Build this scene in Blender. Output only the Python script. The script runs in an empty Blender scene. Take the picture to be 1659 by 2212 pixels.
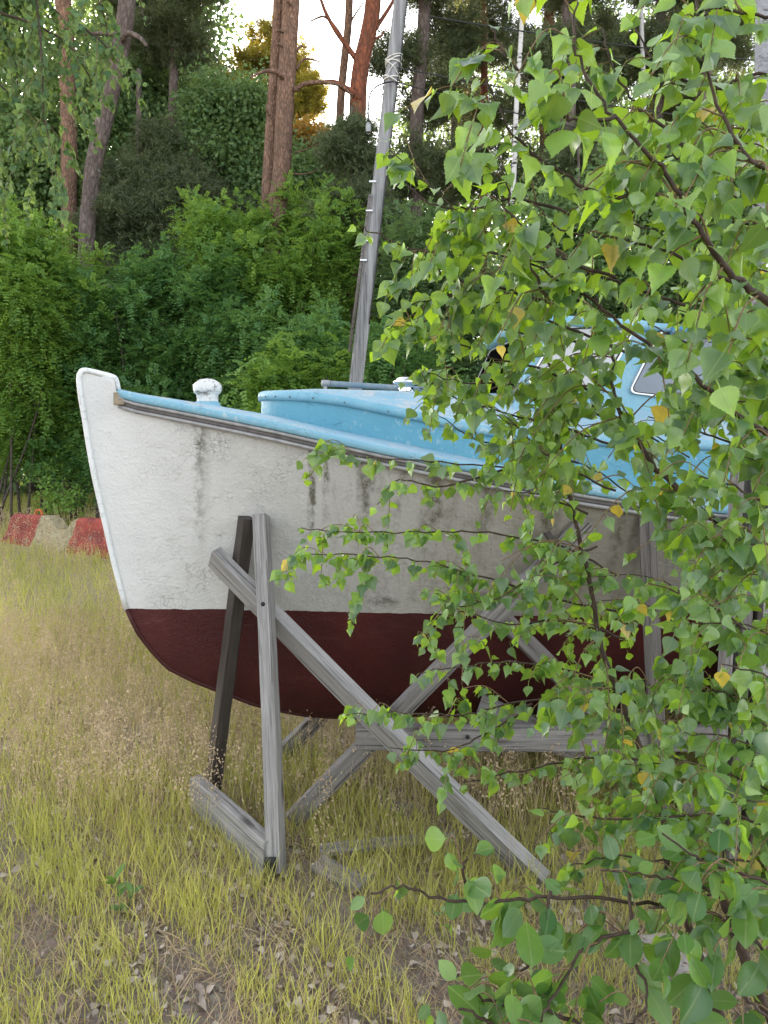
import bpy, math
import numpy as np
from mathutils import Vector, Matrix
R = math.radians
rng = np.random.default_rng(11)
scene = bpy.context.scene
COL = scene.collection

# ------------------------------------------------------------------ camera
F, CX, HY, H = 1659.0, 829.5, 970.0, 1.7          # focal length / centre / horizon of the 1659x2212 view, eye height
cam_d = bpy.data.cameras.new('camera'); cam = bpy.data.objects.new('camera', cam_d); COL.objects.link(cam)
cam.location = (0, 0, H); cam.rotation_euler = (R(90), 0, 0)
cam_d.sensor_fit = 'VERTICAL'; cam_d.sensor_height = 36; cam_d.sensor_width = 27
cam_d.lens = 36 * F / 2212; cam_d.shift_y = -(1106 - HY) / 2212
cam_d.clip_start = 0.05; cam_d.clip_end = 2000
scene.camera = cam

# ------------------------------------------------------------------ world, sun, exposure
SUN_EL, SUN_AZ = R(17), R(-24)                     # azimuth from +Y (view direction), negative = to the left
world = bpy.data.worlds.new('World'); scene.world = world; world.use_nodes = True
wn = world.node_tree; wn.nodes.clear()
sky = wn.nodes.new('ShaderNodeTexSky'); sky.sky_type = 'NISHITA'; sky.sun_disc = False
sky.sun_elevation = SUN_EL; sky.sun_rotation = SUN_AZ; sky.air_density = 1.0; sky.dust_density = 2.5; sky.ozone_density = 1.0
hs = wn.nodes.new('ShaderNodeHueSaturation'); hs.inputs['Saturation'].default_value = 0.30
bg = wn.nodes.new('ShaderNodeBackground'); bg.inputs['Strength'].default_value = 0.15
wo = wn.nodes.new('ShaderNodeOutputWorld')
wn.links.new(sky.outputs[0], hs.inputs['Color']); wn.links.new(hs.outputs[0], bg.inputs[0]); wn.links.new(bg.outputs[0], wo.inputs[0])
sun_d = bpy.data.lights.new('sun', 'SUN'); sun = bpy.data.objects.new('sun', sun_d); COL.objects.link(sun)
sun_d.energy = 4.0; sun_d.angle = R(0.6); sun_d.color = (1.0, 0.78, 0.5)
sd = Vector((math.sin(SUN_AZ) * math.cos(SUN_EL), math.cos(SUN_AZ) * math.cos(SUN_EL), math.sin(SUN_EL)))
sun.rotation_euler = sd.to_track_quat('Z', 'Y').to_euler()
scene.view_settings.view_transform = 'Standard'; scene.view_settings.look = 'None'
scene.view_settings.exposure = 2.45; scene.view_settings.gamma = 1
scene.render.engine = 'CYCLES'
scene.cycles.max_bounces = 6; scene.cycles.diffuse_bounces = 3; scene.cycles.glossy_bounces = 2
scene.cycles.transmission_bounces = 6; scene.cycles.transparent_max_bounces = 4
scene.cycles.use_denoising = True

def P(px, py, d):
    return Vector(((px - CX) / F * d, d, H + (HY - py) / F * d))

# ------------------------------------------------------------------ material helpers
class NT:
    def __init__(s, name):
        s.m = bpy.data.materials.new(name); s.m.use_nodes = True
        s.t = s.m.node_tree; s.t.nodes.clear(); s.n = s.t.nodes; s.l = s.t.links
        s.out = s.n.new('ShaderNodeOutputMaterial'); s.b = s.n.new('ShaderNodeBsdfPrincipled')
        s.l.new(s.b.outputs[0], s.out.inputs[0]); s.b.inputs['Specular IOR Level'].default_value = 0.3
        s._tc = None
    def set(s, sock, v):
        if hasattr(v, 'is_output'): s.l.new(v, sock)
        elif isinstance(v, (tuple, list)): sock.default_value = (*v, 1) if len(v) == 3 and sock.type == 'RGBA' else v
        else: sock.default_value = v
    def node(s, t, outs=0, attrs=None, **k):
        n = s.n.new(t)
        for a, v in (attrs or {}).items(): setattr(n, a, v)
        for a, v in k.items(): s.set(n.inputs[a.replace('_', ' ')], v)
        return n.outputs[outs]
    def coord(s, which='Object', scale=(1, 1, 1)):
        if s._tc is None: s._tc = s.n.new('ShaderNodeTexCoord')
        m = s.n.new('ShaderNodeMapping'); s.l.new(s._tc.outputs[which], m.inputs[0]); m.inputs['Scale'].default_value = scale
        return m.outputs[0]
    def noise(s, vec, scale, detail=5, rough=0.55, dist=0.0):
        return s.node('ShaderNodeTexNoise', 0, Vector=vec, Scale=scale, Detail=detail, Roughness=rough, Distortion=dist)
    def vor(s, vec, scale, feature='F1', out='Distance'):
        n = s.n.new('ShaderNodeTexVoronoi'); n.feature = feature; s.l.new(vec, n.inputs['Vector']); n.inputs['Scale'].default_value = scale
        return n.outputs[out]
    def ramp(s, v, stops, interp='LINEAR'):
        n = s.n.new('ShaderNodeValToRGB'); n.color_ramp.interpolation = interp; e = n.color_ramp.elements
        while len(e) < len(stops): e.new(0.5)
        for i, (p, c) in enumerate(stops):
            e[i].position = p; e[i].color = (*c, 1) if isinstance(c, tuple) else (c, c, c, 1)
        s.l.new(v, n.inputs[0]); return n.outputs[0]
    def mix(s, f, a, b, mode='MIX'):
        n = s.n.new('ShaderNodeMix'); n.data_type = 'RGBA'; n.blend_type = mode
        s.set(n.inputs[0], f); s.set(n.inputs[6], a); s.set(n.inputs[7], b); return n.outputs[2]
    def math(s, op, a, b=0.0, clamp=False):
        n = s.n.new('ShaderNodeMath'); n.operation = op; n.use_clamp = clamp; s.set(n.inputs[0], a); s.set(n.inputs[1], b); return n.outputs[0]
    def rng(s, v, a, b, c=0.0, d=1.0):
        n = s.n.new('ShaderNodeMapRange'); s.set(n.inputs[0], v)
        for i, x in enumerate((a, b, c, d)): n.inputs[i + 1].default_value = x
        return n.outputs[0]
    def xyz(s, vec):
        n = s.n.new('ShaderNodeSeparateXYZ'); s.l.new(vec, n.inputs[0]); return n.outputs
    def bump(s, h, strength=0.3, dist=0.01):
        n = s.n.new('ShaderNodeBump'); n.inputs['Strength'].default_value = strength; n.inputs['Distance'].default_value = dist
        s.l.new(h, n.inputs['Height']); s.l.new(n.outputs[0], s.b.inputs['Normal']); return n.outputs[0]
    def fin(s, color=None, rough=0.7, metal=0.0, spec=None):
        if color is not None: s.set(s.b.inputs['Base Color'], color)
        s.set(s.b.inputs['Roughness'], rough); s.b.inputs['Metallic'].default_value = metal
        if spec is not None: s.b.inputs['Specular IOR Level'].default_value = spec
        return s.m

def wood_mat(name, dark, light, streak=26, knots=True, rough=0.85, bands=0.5):
    t = NT(name); c = t.coord('Object', (1.3, streak, streak)); c2 = t.coord('Object', (3.0, 3.0, 3.0))
    n1 = t.noise(c, 1.5, 8, 0.72, 0.5); n2 = t.noise(t.coord('Object', (3.0, streak * 5, streak * 5)), 1.5, 5, 0.75, 0.3); n3 = t.noise(c2, 1.2, 3)
    f = t.math('ADD', t.math('MULTIPLY', n1, 0.5), t.math('MULTIPLY', n2, 0.5))
    col = t.ramp(f, [(0.38, dark), (0.58, light)])
    col = t.mix(t.rng(n3, 0.35, 0.7, 0.0, 0.45), col, tuple(x * 0.62 for x in light))
    cr = t.ramp(t.noise(t.coord('Object', (0.9, streak * 2.2, streak * 2.2)), 1.0, 4, 0.6, 0.3), [(0.36, 1.0), (0.40, 0.0)])
    col = t.mix(t.math('MULTIPLY', cr, 0.7), col, (0.035, 0.03, 0.027))
    if knots:
        k = t.vor(t.coord('Object', (3.6, 11.0, 11.0)), 1.0); kk = t.ramp(k, [(0.09, 1.0), (0.26, 0.0)])
        col = t.mix(t.math('MULTIPLY', kk, 0.8), col, (0.05, 0.04, 0.035))
    t.bump(t.math('SUBTRACT', f, cr), 0.75, 0.004)
    return t.fin(col, rough)

M = {}
M['wood'] = wood_mat('weathered_wood', (0.10, 0.093, 0.087), (0.36, 0.345, 0.33), 40)
M['wood_brown'] = wood_mat('brown_grey_wood', (0.05, 0.044, 0.040), (0.20, 0.18, 0.168))
M['wood_mid'] = wood_mat('mid_grey_wood', (0.075, 0.068, 0.062), (0.29, 0.27, 0.255), 34)
M['wood_dark'] = wood_mat('dark_stained_wood', (0.018, 0.014, 0.012), (0.062, 0.050, 0.042), rough=0.6)
M['pole'] = wood_mat('grey_pole_wood', (0.10, 0.10, 0.105), (0.34, 0.34, 0.35), 14, False)

def hull_mat():
    t = NT('hull_paint'); o = t.coord('Object'); x, y, z = t.xyz(o)
    base = t.ramp(t.noise(o, 2.2, 4), [(0.3, (0.56, 0.56, 0.545)), (0.7, (0.64, 0.635, 0.61))])
    grime_shade = t.noise(t.coord('Object', (1.2, 1.2, 0.9)), 1.6, 5)
    gm = t.math('MULTIPLY', t.rng(x, 0.0, 1.7, 0.0, 0.97), t.rng(grime_shade, 0.2, 0.65, 0.65, 1.0), True)  # dirt increasing aft, deepened to put birch leaf shade into the colour
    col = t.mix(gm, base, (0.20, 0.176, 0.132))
    # hanging streaks of algae below the rail
    st = t.noise(t.coord('Object', (7.5, 7.5, 0.45)), 1.0, 6, 0.62, 0.3)
    st2 = t.noise(t.coord('Object', (26, 26, 1.1)), 1.0, 5, 0.6, 0.2)
    br = t.noise(o, 24, 6, 0.7)
    sm = t.math('MULTIPLY', t.rng(st, 0.50, 0.60), t.rng(x, 0.45, 1.3, 0.0, 1.0), True)
    sm2 = t.math('MULTIPLY', t.rng(st2, 0.54, 0.63), t.rng(x, 0.25, 1.1, 0.0, 0.75), True)
    s3 = t.math('SUBTRACT', 1.0, t.math('MULTIPLY', t.math('ABSOLUTE', t.math('SUBTRACT', t.math('ADD', x, t.math('MULTIPLY', t.math('SUBTRACT', br, 0.5), 0.10)), 0.335)), 22), True)
    s3 = t.math('MULTIPLY', s3, t.rng(z, 1.05, 1.75, 0.0, 0.9), True)
    s4 = t.math('SUBTRACT', 1.0, t.math('MULTIPLY', t.math('ABSOLUTE', t.math('SUBTRACT', t.math('ADD', x, t.math('MULTIPLY', t.math('SUBTRACT', st2, 0.5), 0.06)), 0.80)), 55), True)
    s4 = t.math('MULTIPLY', s4, t.rng(z, 1.15, 1.55, 0.0, 0.95), True)
    al = t.math('MAXIMUM', t.math('MULTIPLY', t.math('MAXIMUM', sm, sm2), 0.45), t.math('MAXIMUM', s3, s4))
    wob = t.math('MULTIPLY', t.math('SUBTRACT', t.noise(t.coord('Object', (6, 6, 2.2)), 1.5, 5, .65), 0.5), 0.10); fr = t.noise(t.coord('Object', (30, 30, 6)), 1.0, 5, .7)
    def streak(x0, w, z0, z1, k):
        a = t.math('ABSOLUTE', t.math('SUBTRACT', t.math('ADD', x, wob), x0)); a = t.math('SUBTRACT', 1.0, t.math('DIVIDE', a, w), True)
        return t.math('MULTIPLY', t.math('MULTIPLY', a, t.rng(z, z0, z1, 0.0, k)), t.rng(fr, 0.30, 0.50, 0.2, 1.0), True)
    for q_ in ((.80, .018, 1.22, 1.45, 1.6), (.86, .012, 1.3, 1.6, 1.2), (1.02, .045, 1.12, 1.5, 1.3), (1.16, .03, 1.2, 1.55, 1.0), (1.30, .06, 1.05, 1.45, 1.4), (1.52, .05, 1.1, 1.45, 1.3), (1.78, .07, 1.0, 1.4, 1.2), (2.1, .05, 1.0, 1.35, 1.2)):
        al = t.math('MAXIMUM', al, streak(*q_))
    # blotches just above the waterline
    low = t.math('MULTIPLY', t.math('MULTIPLY', t.rng(z, 1.22, 1.0), t.rng(z, 0.935, 0.99)), t.rng(t.noise(o, 4.5, 6, 0.7), 0.50, 0.66), True)
    low = t.math('MULTIPLY', low, t.rng(x, 0.55, 1.0), True)
    al = t.math('MULTIPLY', t.math('MAXIMUM', al, low), t.rng(br, 0.38, 0.60, 0.15, 1.0), True)
    col = t.mix(t.math('MULTIPLY', al, 0.85), col, (0.048, 0.042, 0.014))
    # fine cracks
    wv = t.mix(0.07, o, t.node('ShaderNodeTexNoise', 1, Vector=o, Scale=14.0, Detail=3.0))
    ve = t.vor(wv, 44, 'DISTANCE_TO_EDGE'); cm = t.math('MULTIPLY', t.ramp(ve, [(0.0, 1.0), (0.065, 0.0)]), t.math('MULTIPLY', t.rng(t.math('ABSOLUTE', t.math('SUBTRACT', x, 0.42)), 0.5, 0.12), t.rng(t.noise(o, 3.0, 5, 0.7), 0.47, 0.66)), True)
    ve2 = t.vor(wv, 9, 'DISTANCE_TO_EDGE'); cm2 = t.math('MULTIPLY', t.ramp(ve2, [(0.0, 1.0), (0.010, 0.0)]), t.rng(t.noise(o, 2.1, 4, 0.6), 0.60, 0.66), True)
    cm = t.math('MAXIMUM', cm, cm2)
    col = t.mix(t.math('MULTIPLY', cm, 0.75), col, (0.15, 0.135, 0.105))
    red = t.ramp(t.noise(o, 3.0, 4), [(0.3, (0.050, 0.0085, 0.0085)), (0.75, (0.088, 0.015, 0.014))])
    red = t.mix(t.rng(t.noise(t.coord('Object', (1.5, 1.5, 4)), 2.5, 7, .75), .55, .68, 0.0, 0.55), red, (0.115, 0.035, 0.03)); red = t.mix(t.rng(t.noise(o, 1.3, 4), .45, .6, 0, .5), red, (0.035, 0.007, 0.007))
    wl = t.math('ADD', 0.925, t.math('MULTIPLY', t.math('SUBTRACT', t.noise(o, 5, 5, .7), 0.5), 0.022))
    isred = t.math('LESS_THAN', z, wl)
    col = t.mix(isred, col, red)
    tx = t.math('ADD', t.math('MULTIPLY', t.noise(o, 70, 5, 0.65), 0.55), t.math('MULTIPLY', t.noise(o, 9, 5, 0.65, 0.4), 0.9))
    hgt = t.math('SUBTRACT', tx, t.math('MULTIPLY', cm, 0.5))
    t.bump(hgt, 0.85, 0.012)
    return t.fin(col, t.mix(isred, (0.55,) * 3, (0.62,) * 3), spec=0.35)
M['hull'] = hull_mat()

def paint(name, a, b, flake=None, fs=30, thr=(0.56, 0.60), rough=0.5, bump=0.35, chips=(0.30, 0.30, 0.28)):
    t = NT(name); o = t.coord('Object')
    col = t.ramp(t.noise(o, 3.5, 5), [(0.3, a), (0.7, b)])
    fl = t.noise(o, fs, 7, 0.72, 0.5); lo = t.noise(o, 2.8, 4)
    f = t.math('MULTIPLY', t.rng(fl, *thr), t.rng(lo, 0.40, 0.58), True) if flake else None
    if flake: col = t.mix(t.math('MULTIPLY', f, flake), col, chips)
    ve = t.vor(o, 22, 'DISTANCE_TO_EDGE'); cm = t.math('MULTIPLY', t.ramp(ve, [(0.0, 1.0), (0.03, 0.0)]), t.rng(t.noise(o, 4.0, 4), 0.52, 0.6), True)
    col = t.mix(t.math('MULTIPLY', cm, 0.5), col, tuple(0.3 * x for x in a))
    h = t.math('ADD', t.noise(o, 60, 4), t.math('MULTIPLY', fl, 0.8))
    t.bump(t.math('SUBTRACT', h, cm), bump, 0.006)
    return t.fin(col, rough)
M['blue'] = paint('blue_paint', (0.085, 0.275, 0.385), (0.13, 0.34, 0.44), 0.5, chips=(0.35, 0.45, 0.5))
M['blue_flaky'] = paint('flaking_pale_blue_paint', (0.19, 0.36, 0.46), (0.30, 0.42, 0.49), 0.8, 16, (0.50, 0.56), 0.75, 0.9, (0.42, 0.43, 0.42))
M['blue_pale'] = paint('pale_blue_paint', (0.13, 0.33, 0.44), (0.22, 0.40, 0.49), 0.6, chips=(0.45, 0.5, 0.5))
M['blue_deep'] = paint('deep_blue_paint', (0.03, 0.16, 0.33), (0.05, 0.22, 0.40), 0.4)
M['pipe'] = paint('worn_blue_pipe_paint', (0.12, 0.19, 0.25), (0.18, 0.24, 0.28), 0.7, 22, (0.48, 0.54), 0.6, 0.4)
M['white_old'] = paint('old_white_paint', (0.58, 0.58, 0.56), (0.68, 0.68, 0.66), 0.8, 30, (0.54, 0.58), 0.55, 0.8, (0.16, 0.15, 0.13))
M['white_trim'] = paint('white_trim_paint', (0.62, 0.63, 0.62), (0.72, 0.73, 0.72), 0.35, 30)
M['red_keel'] = paint('dark_red_paint', (0.042, 0.009, 0.008), (0.06, 0.014, 0.011))
def simple(name, c, rough=0.5, metal=0.0, var=0.25, sc=20, bump=0.0, spec=None):
    t = NT(name); o = t.coord('Object'); n = t.noise(o, sc, 5)
    col = t.ramp(n, [(0.3, tuple(x * (1 - var) for x in c)), (0.7, tuple(min(1, x * (1 + var)) for x in c))])
    if bump: t.bump(n, bump, 0.01)
    return t.fin(col, rough, metal, spec)
M['rail'] = simple('weathered_metal_rail', (0.11, 0.10, 0.095), 0.55, 0.1)
M['rail_light'] = simple('pale_metal_strip', (0.27, 0.265, 0.26), 0.45, 0.2)
M['dark'] = simple('dark_rubber', (0.02, 0.02, 0.02), 0.6)
M['rust'] = simple('dull_brass', (0.23, 0.19, 0.13), 0.5, 0.5)
M['chrome'] = simple('polished_steel', (0.75, 0.75, 0.76), 0.12, 1.0, 0.05)
M['galv'] = simple('galvanised_pipe', (0.27, 0.28, 0.29), 0.5, 0.3, 0.3)
M['glass_grey'] = simple('hazy_window_pane', (0.36, 0.36, 0.36), 0.12, 0.0, 0.12, 4, spec=0.6)
M['glass_blue'] = simple('tinted_window_pane', (0.10, 0.125, 0.16), 0.08, 0.0, 0.2, 4, spec=0.6)
M['glass_black'] = simple('dark_windscreen_pane', (0.003, 0.003, 0.003), 0.6, 0.0, 0.2, 4, spec=0.0)
M['alu'] = simple('window_frame_metal', (0.55, 0.56, 0.57), 0.35, 0.6, 0.1)
M['rope'] = simple('white_rope', (0.62, 0.61, 0.58), 0.9)
M['cable'] = simple('black_cable', (0.03, 0.03, 0.03), 0.6)
M['stone'] = simple('rough_stone', (0.20, 0.17, 0.15), 0.95, 0, 0.45, 12, 0.8)
M['stone_grey'] = simple('grey_stone', (0.30, 0.28, 0.27), 0.95, 0, 0.4, 10, 0.8)
M['orange'] = simple('rusty_orange_metal', (0.45, 0.13, 0.04), 0.8)

def bark(name, lo, hi, z0, z1, sc=9):
    t = NT(name); o = t.coord('Object'); g = t.node('ShaderNodeNewGeometry', 0); x, y, z = t.xyz(g)
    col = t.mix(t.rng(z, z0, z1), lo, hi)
    n = t.noise(t.coord('Object', (1, 1, 0.35)), sc, 7, 0.7, 0.6); ve = t.vor(t.coord('Object', (1, 1, 0.4)), sc * 1.3, 'DISTANCE_TO_EDGE')
    f = t.math('ADD', t.rng(n, 0.3, 0.7), t.rng(ve, 0.0, 0.25, -0.5, 0.0))
    col = t.mix(t.rng(f, 0.0, 0.7, 0.62, 0.0), col, (0.05, 0.034, 0.028))
    t.bump(f, 0.9, 0.04); return t.fin(col, 0.9)
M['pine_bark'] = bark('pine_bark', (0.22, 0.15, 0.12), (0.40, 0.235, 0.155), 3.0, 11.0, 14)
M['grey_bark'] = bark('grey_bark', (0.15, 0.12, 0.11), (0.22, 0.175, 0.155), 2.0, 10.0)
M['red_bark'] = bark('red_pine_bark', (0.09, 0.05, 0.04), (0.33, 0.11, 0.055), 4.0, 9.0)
def birch_bark():
    t = NT('birch_bark'); o = t.coord('Object', (3, 3, 14)); n = t.noise(o, 1.2, 5, 0.6)
    t.bump(n, 0.4, 0.02); return t.fin(t.ramp(n, [(0.36, (0.04, 0.035, 0.03)), (0.44, (0.55, 0.54, 0.52))]), 0.7)
M['birch_bark'] = birch_bark()
M['twig'] = simple('dark_twig_bark', (0.055, 0.035, 0.025), 0.7, 0, 0.5, 60, 0.4)
M['twig_light'] = simple('brown_twig_bark', (0.17, 0.11, 0.06), 0.7, 0, 0.4, 60)
M['dead'] = simple('dead_branch_bark', (0.085, 0.07, 0.06), 0.9, 0, 0.4, 20)

def leaf_mat(name, lo, hi, tr, trans=0.45, rough=0.5, vein=False, spec=0.35, yellow=None, under=False):
    """foliage: colour varied by the per-leaf value stored in the mesh"""
    t = NT(name); a = t.n.new('ShaderNodeAttribute'); a.attribute_name = 'tint'; v = a.outputs['Fac']
    col = t.ramp(v, [(0.0, lo), (1.0, hi)] if yellow is None else [(0.0, lo), (0.90, hi), (0.955, hi), (0.96, yellow)])
    tcol = t.mix(v, tuple(x * 0.38 for x in tr), tr)
    if yellow is not None: tcol = t.mix(t.math('GREATER_THAN', v, 0.958), tcol, tuple(x * 1.3 for x in yellow))
    if vein:
        uvn = t.n.new('ShaderNodeUVMap'); uvn.uv_map = 'uv'; u, w, _ = t.xyz(uvn.outputs[0])
        aw = t.math('ABSOLUTE', w)
        mid = t.ramp(aw, [(0.012, 1.0), (0.03, 0.0)])
        sv = t.math('FRACT', t.math('MULTIPLY', t.math('SUBTRACT', u, t.math('MULTIPLY', aw, 0.75)), 8.0))
        side = t.ramp(t.math('ABSOLUTE', t.math('SUBTRACT', sv, 0.5)), [(0.0, 1.0), (0.07, 0.0)])
        vv = t.math('MAXIMUM', mid, t.math('MULTIPLY', side, 0.35))
        col = t.mix(t.math('MULTIPLY', vv, 0.55), col, (0.26, 0.34, 0.14))
        mott = t.noise(t.coord('Object'), 90, 3); col = t.mix(t.rng(mott, 0.35, 0.7, 0.0, 0.3), col, tuple(x * 0.7 for x in lo))
        if yellow is not None:
            bs = t.ramp(t.noise(t.coord('Object'), 130, 2), [(0.66, 0.0), (0.69, 1.0)])
            col = t.mix(t.math('MULTIPLY', bs, t.rng(v, 0.5, 1.0)), col, (0.16, 0.07, 0.02))
        t.bump(t.math('ADD', vv, t.math('MULTIPLY', mott, 0.5)), 0.35, 0.002)
    if under:
        gb = t.node('ShaderNodeNewGeometry', 'Backfacing'); col = t.mix(gb, col, t.mix(0.38, col, (0.22, 0.33, 0.16)))
    t.fin(col, rough, 0, spec)
    if vein: t.b.inputs['Coat Weight'].default_value = 0.5; t.b.inputs['Coat Roughness'].default_value = 0.28
    tb = t.n.new('ShaderNodeBsdfTranslucent'); t.set(tb.inputs[0], tcol)
    mx = t.n.new('ShaderNodeMixShader'); mx.inputs[0].default_value = trans
    t.l.new(t.b.outputs[0], mx.inputs[1]); t.l.new(tb.outputs[0], mx.inputs[2]); t.l.new(mx.outputs[0], t.out.inputs[0])
    return t.m
M['birch_leaf'] = leaf_mat('birch_leaf', (0.018, 0.090, 0.042), (0.17, 0.34, 0.06), (0.66, 0.98, 0.03), 0.46, 0.36, True, 0.9, (0.62, 0.45, 0.05), True)
M['sallow_leaf'] = leaf_mat('sallow_leaf', (0.035, 0.13, 0.030), (0.12, 0.26, 0.04), (0.45, 0.70, 0.06), 0.42, 0.45, True, 0.55, None, True)
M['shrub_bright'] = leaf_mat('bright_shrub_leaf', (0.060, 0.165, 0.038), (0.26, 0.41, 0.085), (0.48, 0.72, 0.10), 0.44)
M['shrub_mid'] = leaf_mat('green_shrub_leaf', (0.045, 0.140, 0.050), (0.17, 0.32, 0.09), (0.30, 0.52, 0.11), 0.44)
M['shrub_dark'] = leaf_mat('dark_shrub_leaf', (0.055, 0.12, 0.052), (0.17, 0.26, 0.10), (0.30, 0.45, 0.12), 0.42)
M['tree_leaf'] = leaf_mat('tree_leaf', (0.075, 0.16, 0.065), (0.22, 0.33, 0.12), (0.38, 0.54, 0.14), 0.44)
M['bluish_leaf'] = leaf_mat('hanging_birch_leaf', (0.05, 0.13, 0.055), (0.19, 0.28, 0.08), (0.38, 0.52, 0.10), 0.42)
M['needle'] = leaf_mat('pine_needles', (0.055, 0.085, 0.047), (0.15, 0.18, 0.085), (0.32, 0.35, 0.12), 0.34)
M['needle_sun_tint'] = leaf_mat('sun_tinted_pine_needles', (0.13, 0.15, 0.05), (0.40, 0.36, 0.07), (0.85, 0.66, 0.08), 0.5)  # gold of the low sun is put into the needle colour
M['leaf_sun_tint'] = leaf_mat('sun_tinted_leaf', (0.30, 0.20, 0.04), (0.55, 0.36, 0.06), (0.95, 0.50, 0.08), 0.5)  # orange sunlight on distant leaves is put into their colour
M['spruce'] = leaf_mat('spruce_needles', (0.055, 0.085, 0.048), (0.16, 0.19, 0.09), (0.24, 0.30, 0.11), 0.34)
M['blade'] = leaf_mat('grass_blade', (0.30, 0.34, 0.075), (0.62, 0.57, 0.17), (0.78, 0.78, 0.18), 0.42, 0.55)
M['straw'] = leaf_mat('grass_seed_head', (0.42, 0.30, 0.19), (0.70, 0.56, 0.36), (0.62, 0.48, 0.30), 0.4, 0.8)
M['litter'] = leaf_mat('dry_leaf', (0.20, 0.145, 0.11), (0.66, 0.58, 0.51), (0.2, 0.15, 0.1), 0.1, 0.8)

def ground_mat():
    t = NT('soil_and_turf'); o = t.coord('Object'); x, y, z = t.xyz(o)
    n = t.noise(o, 30, 10, 0.8, 0.6); n2 = t.noise(o, 2.2, 5, 0.6); v = t.vor(o, 55, 'F1', 'Color')
    soil = t.ramp(n, [(0.3, (0.14, 0.11, 0.088)), (0.55, (0.36, 0.30, 0.255)), (0.72, (0.60, 0.54, 0.48))])
    soil = t.mix(0.35, soil, t.mix(0.8, v, (0.17, 0.13, 0.10)), 'OVERLAY')
    turf = t.ramp(n, [(0.3, (0.22, 0.185, 0.09)), (0.7, (0.50, 0.43, 0.24))])
    f = t.math('MULTIPLY', t.rng(y, 2.4, 5.0), t.rng(n2, 0.3, 0.6, 0.5, 1.0), True)
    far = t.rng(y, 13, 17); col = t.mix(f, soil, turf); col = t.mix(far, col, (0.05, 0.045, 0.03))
    t.bump(n, 0.9, 0.03); return t.fin(col, 0.95)
M['ground'] = ground_mat()

# ------------------------------------------------------------------ object helpers
def tag(o, label=None, cat=None, group=None, kind=None):
    if label: o['label'] = label
    if cat: o['category'] = cat
    if group: o['group'] = group
    if kind: o['kind'] = kind
    return o
def thing(name, label, cat, loc=(0, 0, 0), rz=0.0, group=None):
    o = bpy.data.objects.new(name, None); COL.objects.link(o); o.location = loc; o.rotation_euler = (0, 0, rz)
    o.empty_display_size = 0.1
    return tag(o, label, cat, group)
def link(name, me, parent=None, mat=None):
    o = bpy.data.objects.new(name, me); COL.objects.link(o)
    if parent is not None: o.parent = parent
    if mat is not None and not me.materials: me.materials.append(mat)
    return o
def mesh(name, verts, faces, mat=None, smooth=False, parent=None):
    me = bpy.data.meshes.new(name); me.from_pydata([tuple(map(float, v)) for v in verts], [], faces); me.validate(); me.update()
    if smooth: me.polygons.foreach_set('use_smooth', [True] * len(me.polygons))
    return link(name, me, parent, mat)

class MB:
    """collects several shapes into ONE mesh"""
    def __init__(s): s.v = []; s.f = []; s.mi = []; s.k = 0
    def add(s, v, f, mi=0):
        n = len(s.v); s.v += [tuple(map(float, p)) for p in v]; s.f += [tuple(i + n for i in q) for q in f]; s.mi += [mi] * len(f); return s
    def box(s, c, d, rot=None, bev=0.0, mi=0):
        x, y, z = (a / 2 for a in d); b = min(bev, x * .9, y * .9, z * .9)
        if b <= 0:
            v = [(i * x, j * y, k * z) for i in (-1, 1) for j in (-1, 1) for k in (-1, 1)]
            f = [(0, 1, 3, 2), (4, 6, 7, 5), (0, 4, 5, 1), (2, 3, 7, 6), (0, 2, 6, 4), (1, 5, 7, 3)]
        else:
            import bmesh
            bm = bmesh.new(); bmesh.ops.create_cube(bm, size=1)
            for q in bm.verts: q.co = Vector((q.co.x * 2 * x, q.co.y * 2 * y, q.co.z * 2 * z))
            bmesh.ops.bevel(bm, geom=bm.edges[:], offset=b, segments=2, profile=0.5, affect='EDGES')
            v = [tuple(q.co) for q in bm.verts]; bm.verts.index_update(); f = [tuple(q.index for q in p.verts) for p in bm.faces]; bm.free()
        if rot is not None: v = [tuple(rot @ Vector(p)) for p in v]
        return s.add([(p[0] + c[0], p[1] + c[1], p[2] + c[2]) for p in v], f, mi)
    def tube(s, pts, r, n=8, mi=0, cap=True):
        v, f = tube_geo(pts, r, n, cap); return s.add(v, f, mi)
    def lathe(s, prof, c=(0, 0, 0), n=20, mi=0):
        v = []; f = []
        for (r, z) in prof:
            for k in range(n):
                a = 2 * math.pi * k / n; v.append((c[0] + r * math.cos(a), c[1] + r * math.sin(a), c[2] + z))
        for i in range(len(prof) - 1):
            for k in range(n):
                k2 = (k + 1) % n; f.append((i * n + k, i * n + k2, (i + 1) * n + k2, (i + 1) * n + k))
        f.append(tuple(range((len(prof) - 1) * n, len(prof) * n))); f.append(tuple(reversed(range(n))))
        return s.add(v, f, mi)
    def build(s, name, mats, parent=None, smooth=False):
        me = bpy.data.meshes.new(name); me.from_pydata(s.v, [], s.f)
        for m in (mats if isinstance(mats, (list, tuple)) else [mats]): me.materials.append(m)
        me.polygons.foreach_set('material_index', s.mi)
        if smooth: me.polygons.foreach_set('use_smooth', [True] * len(me.polygons))
        me.update(); return link(name, me, parent)

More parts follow.
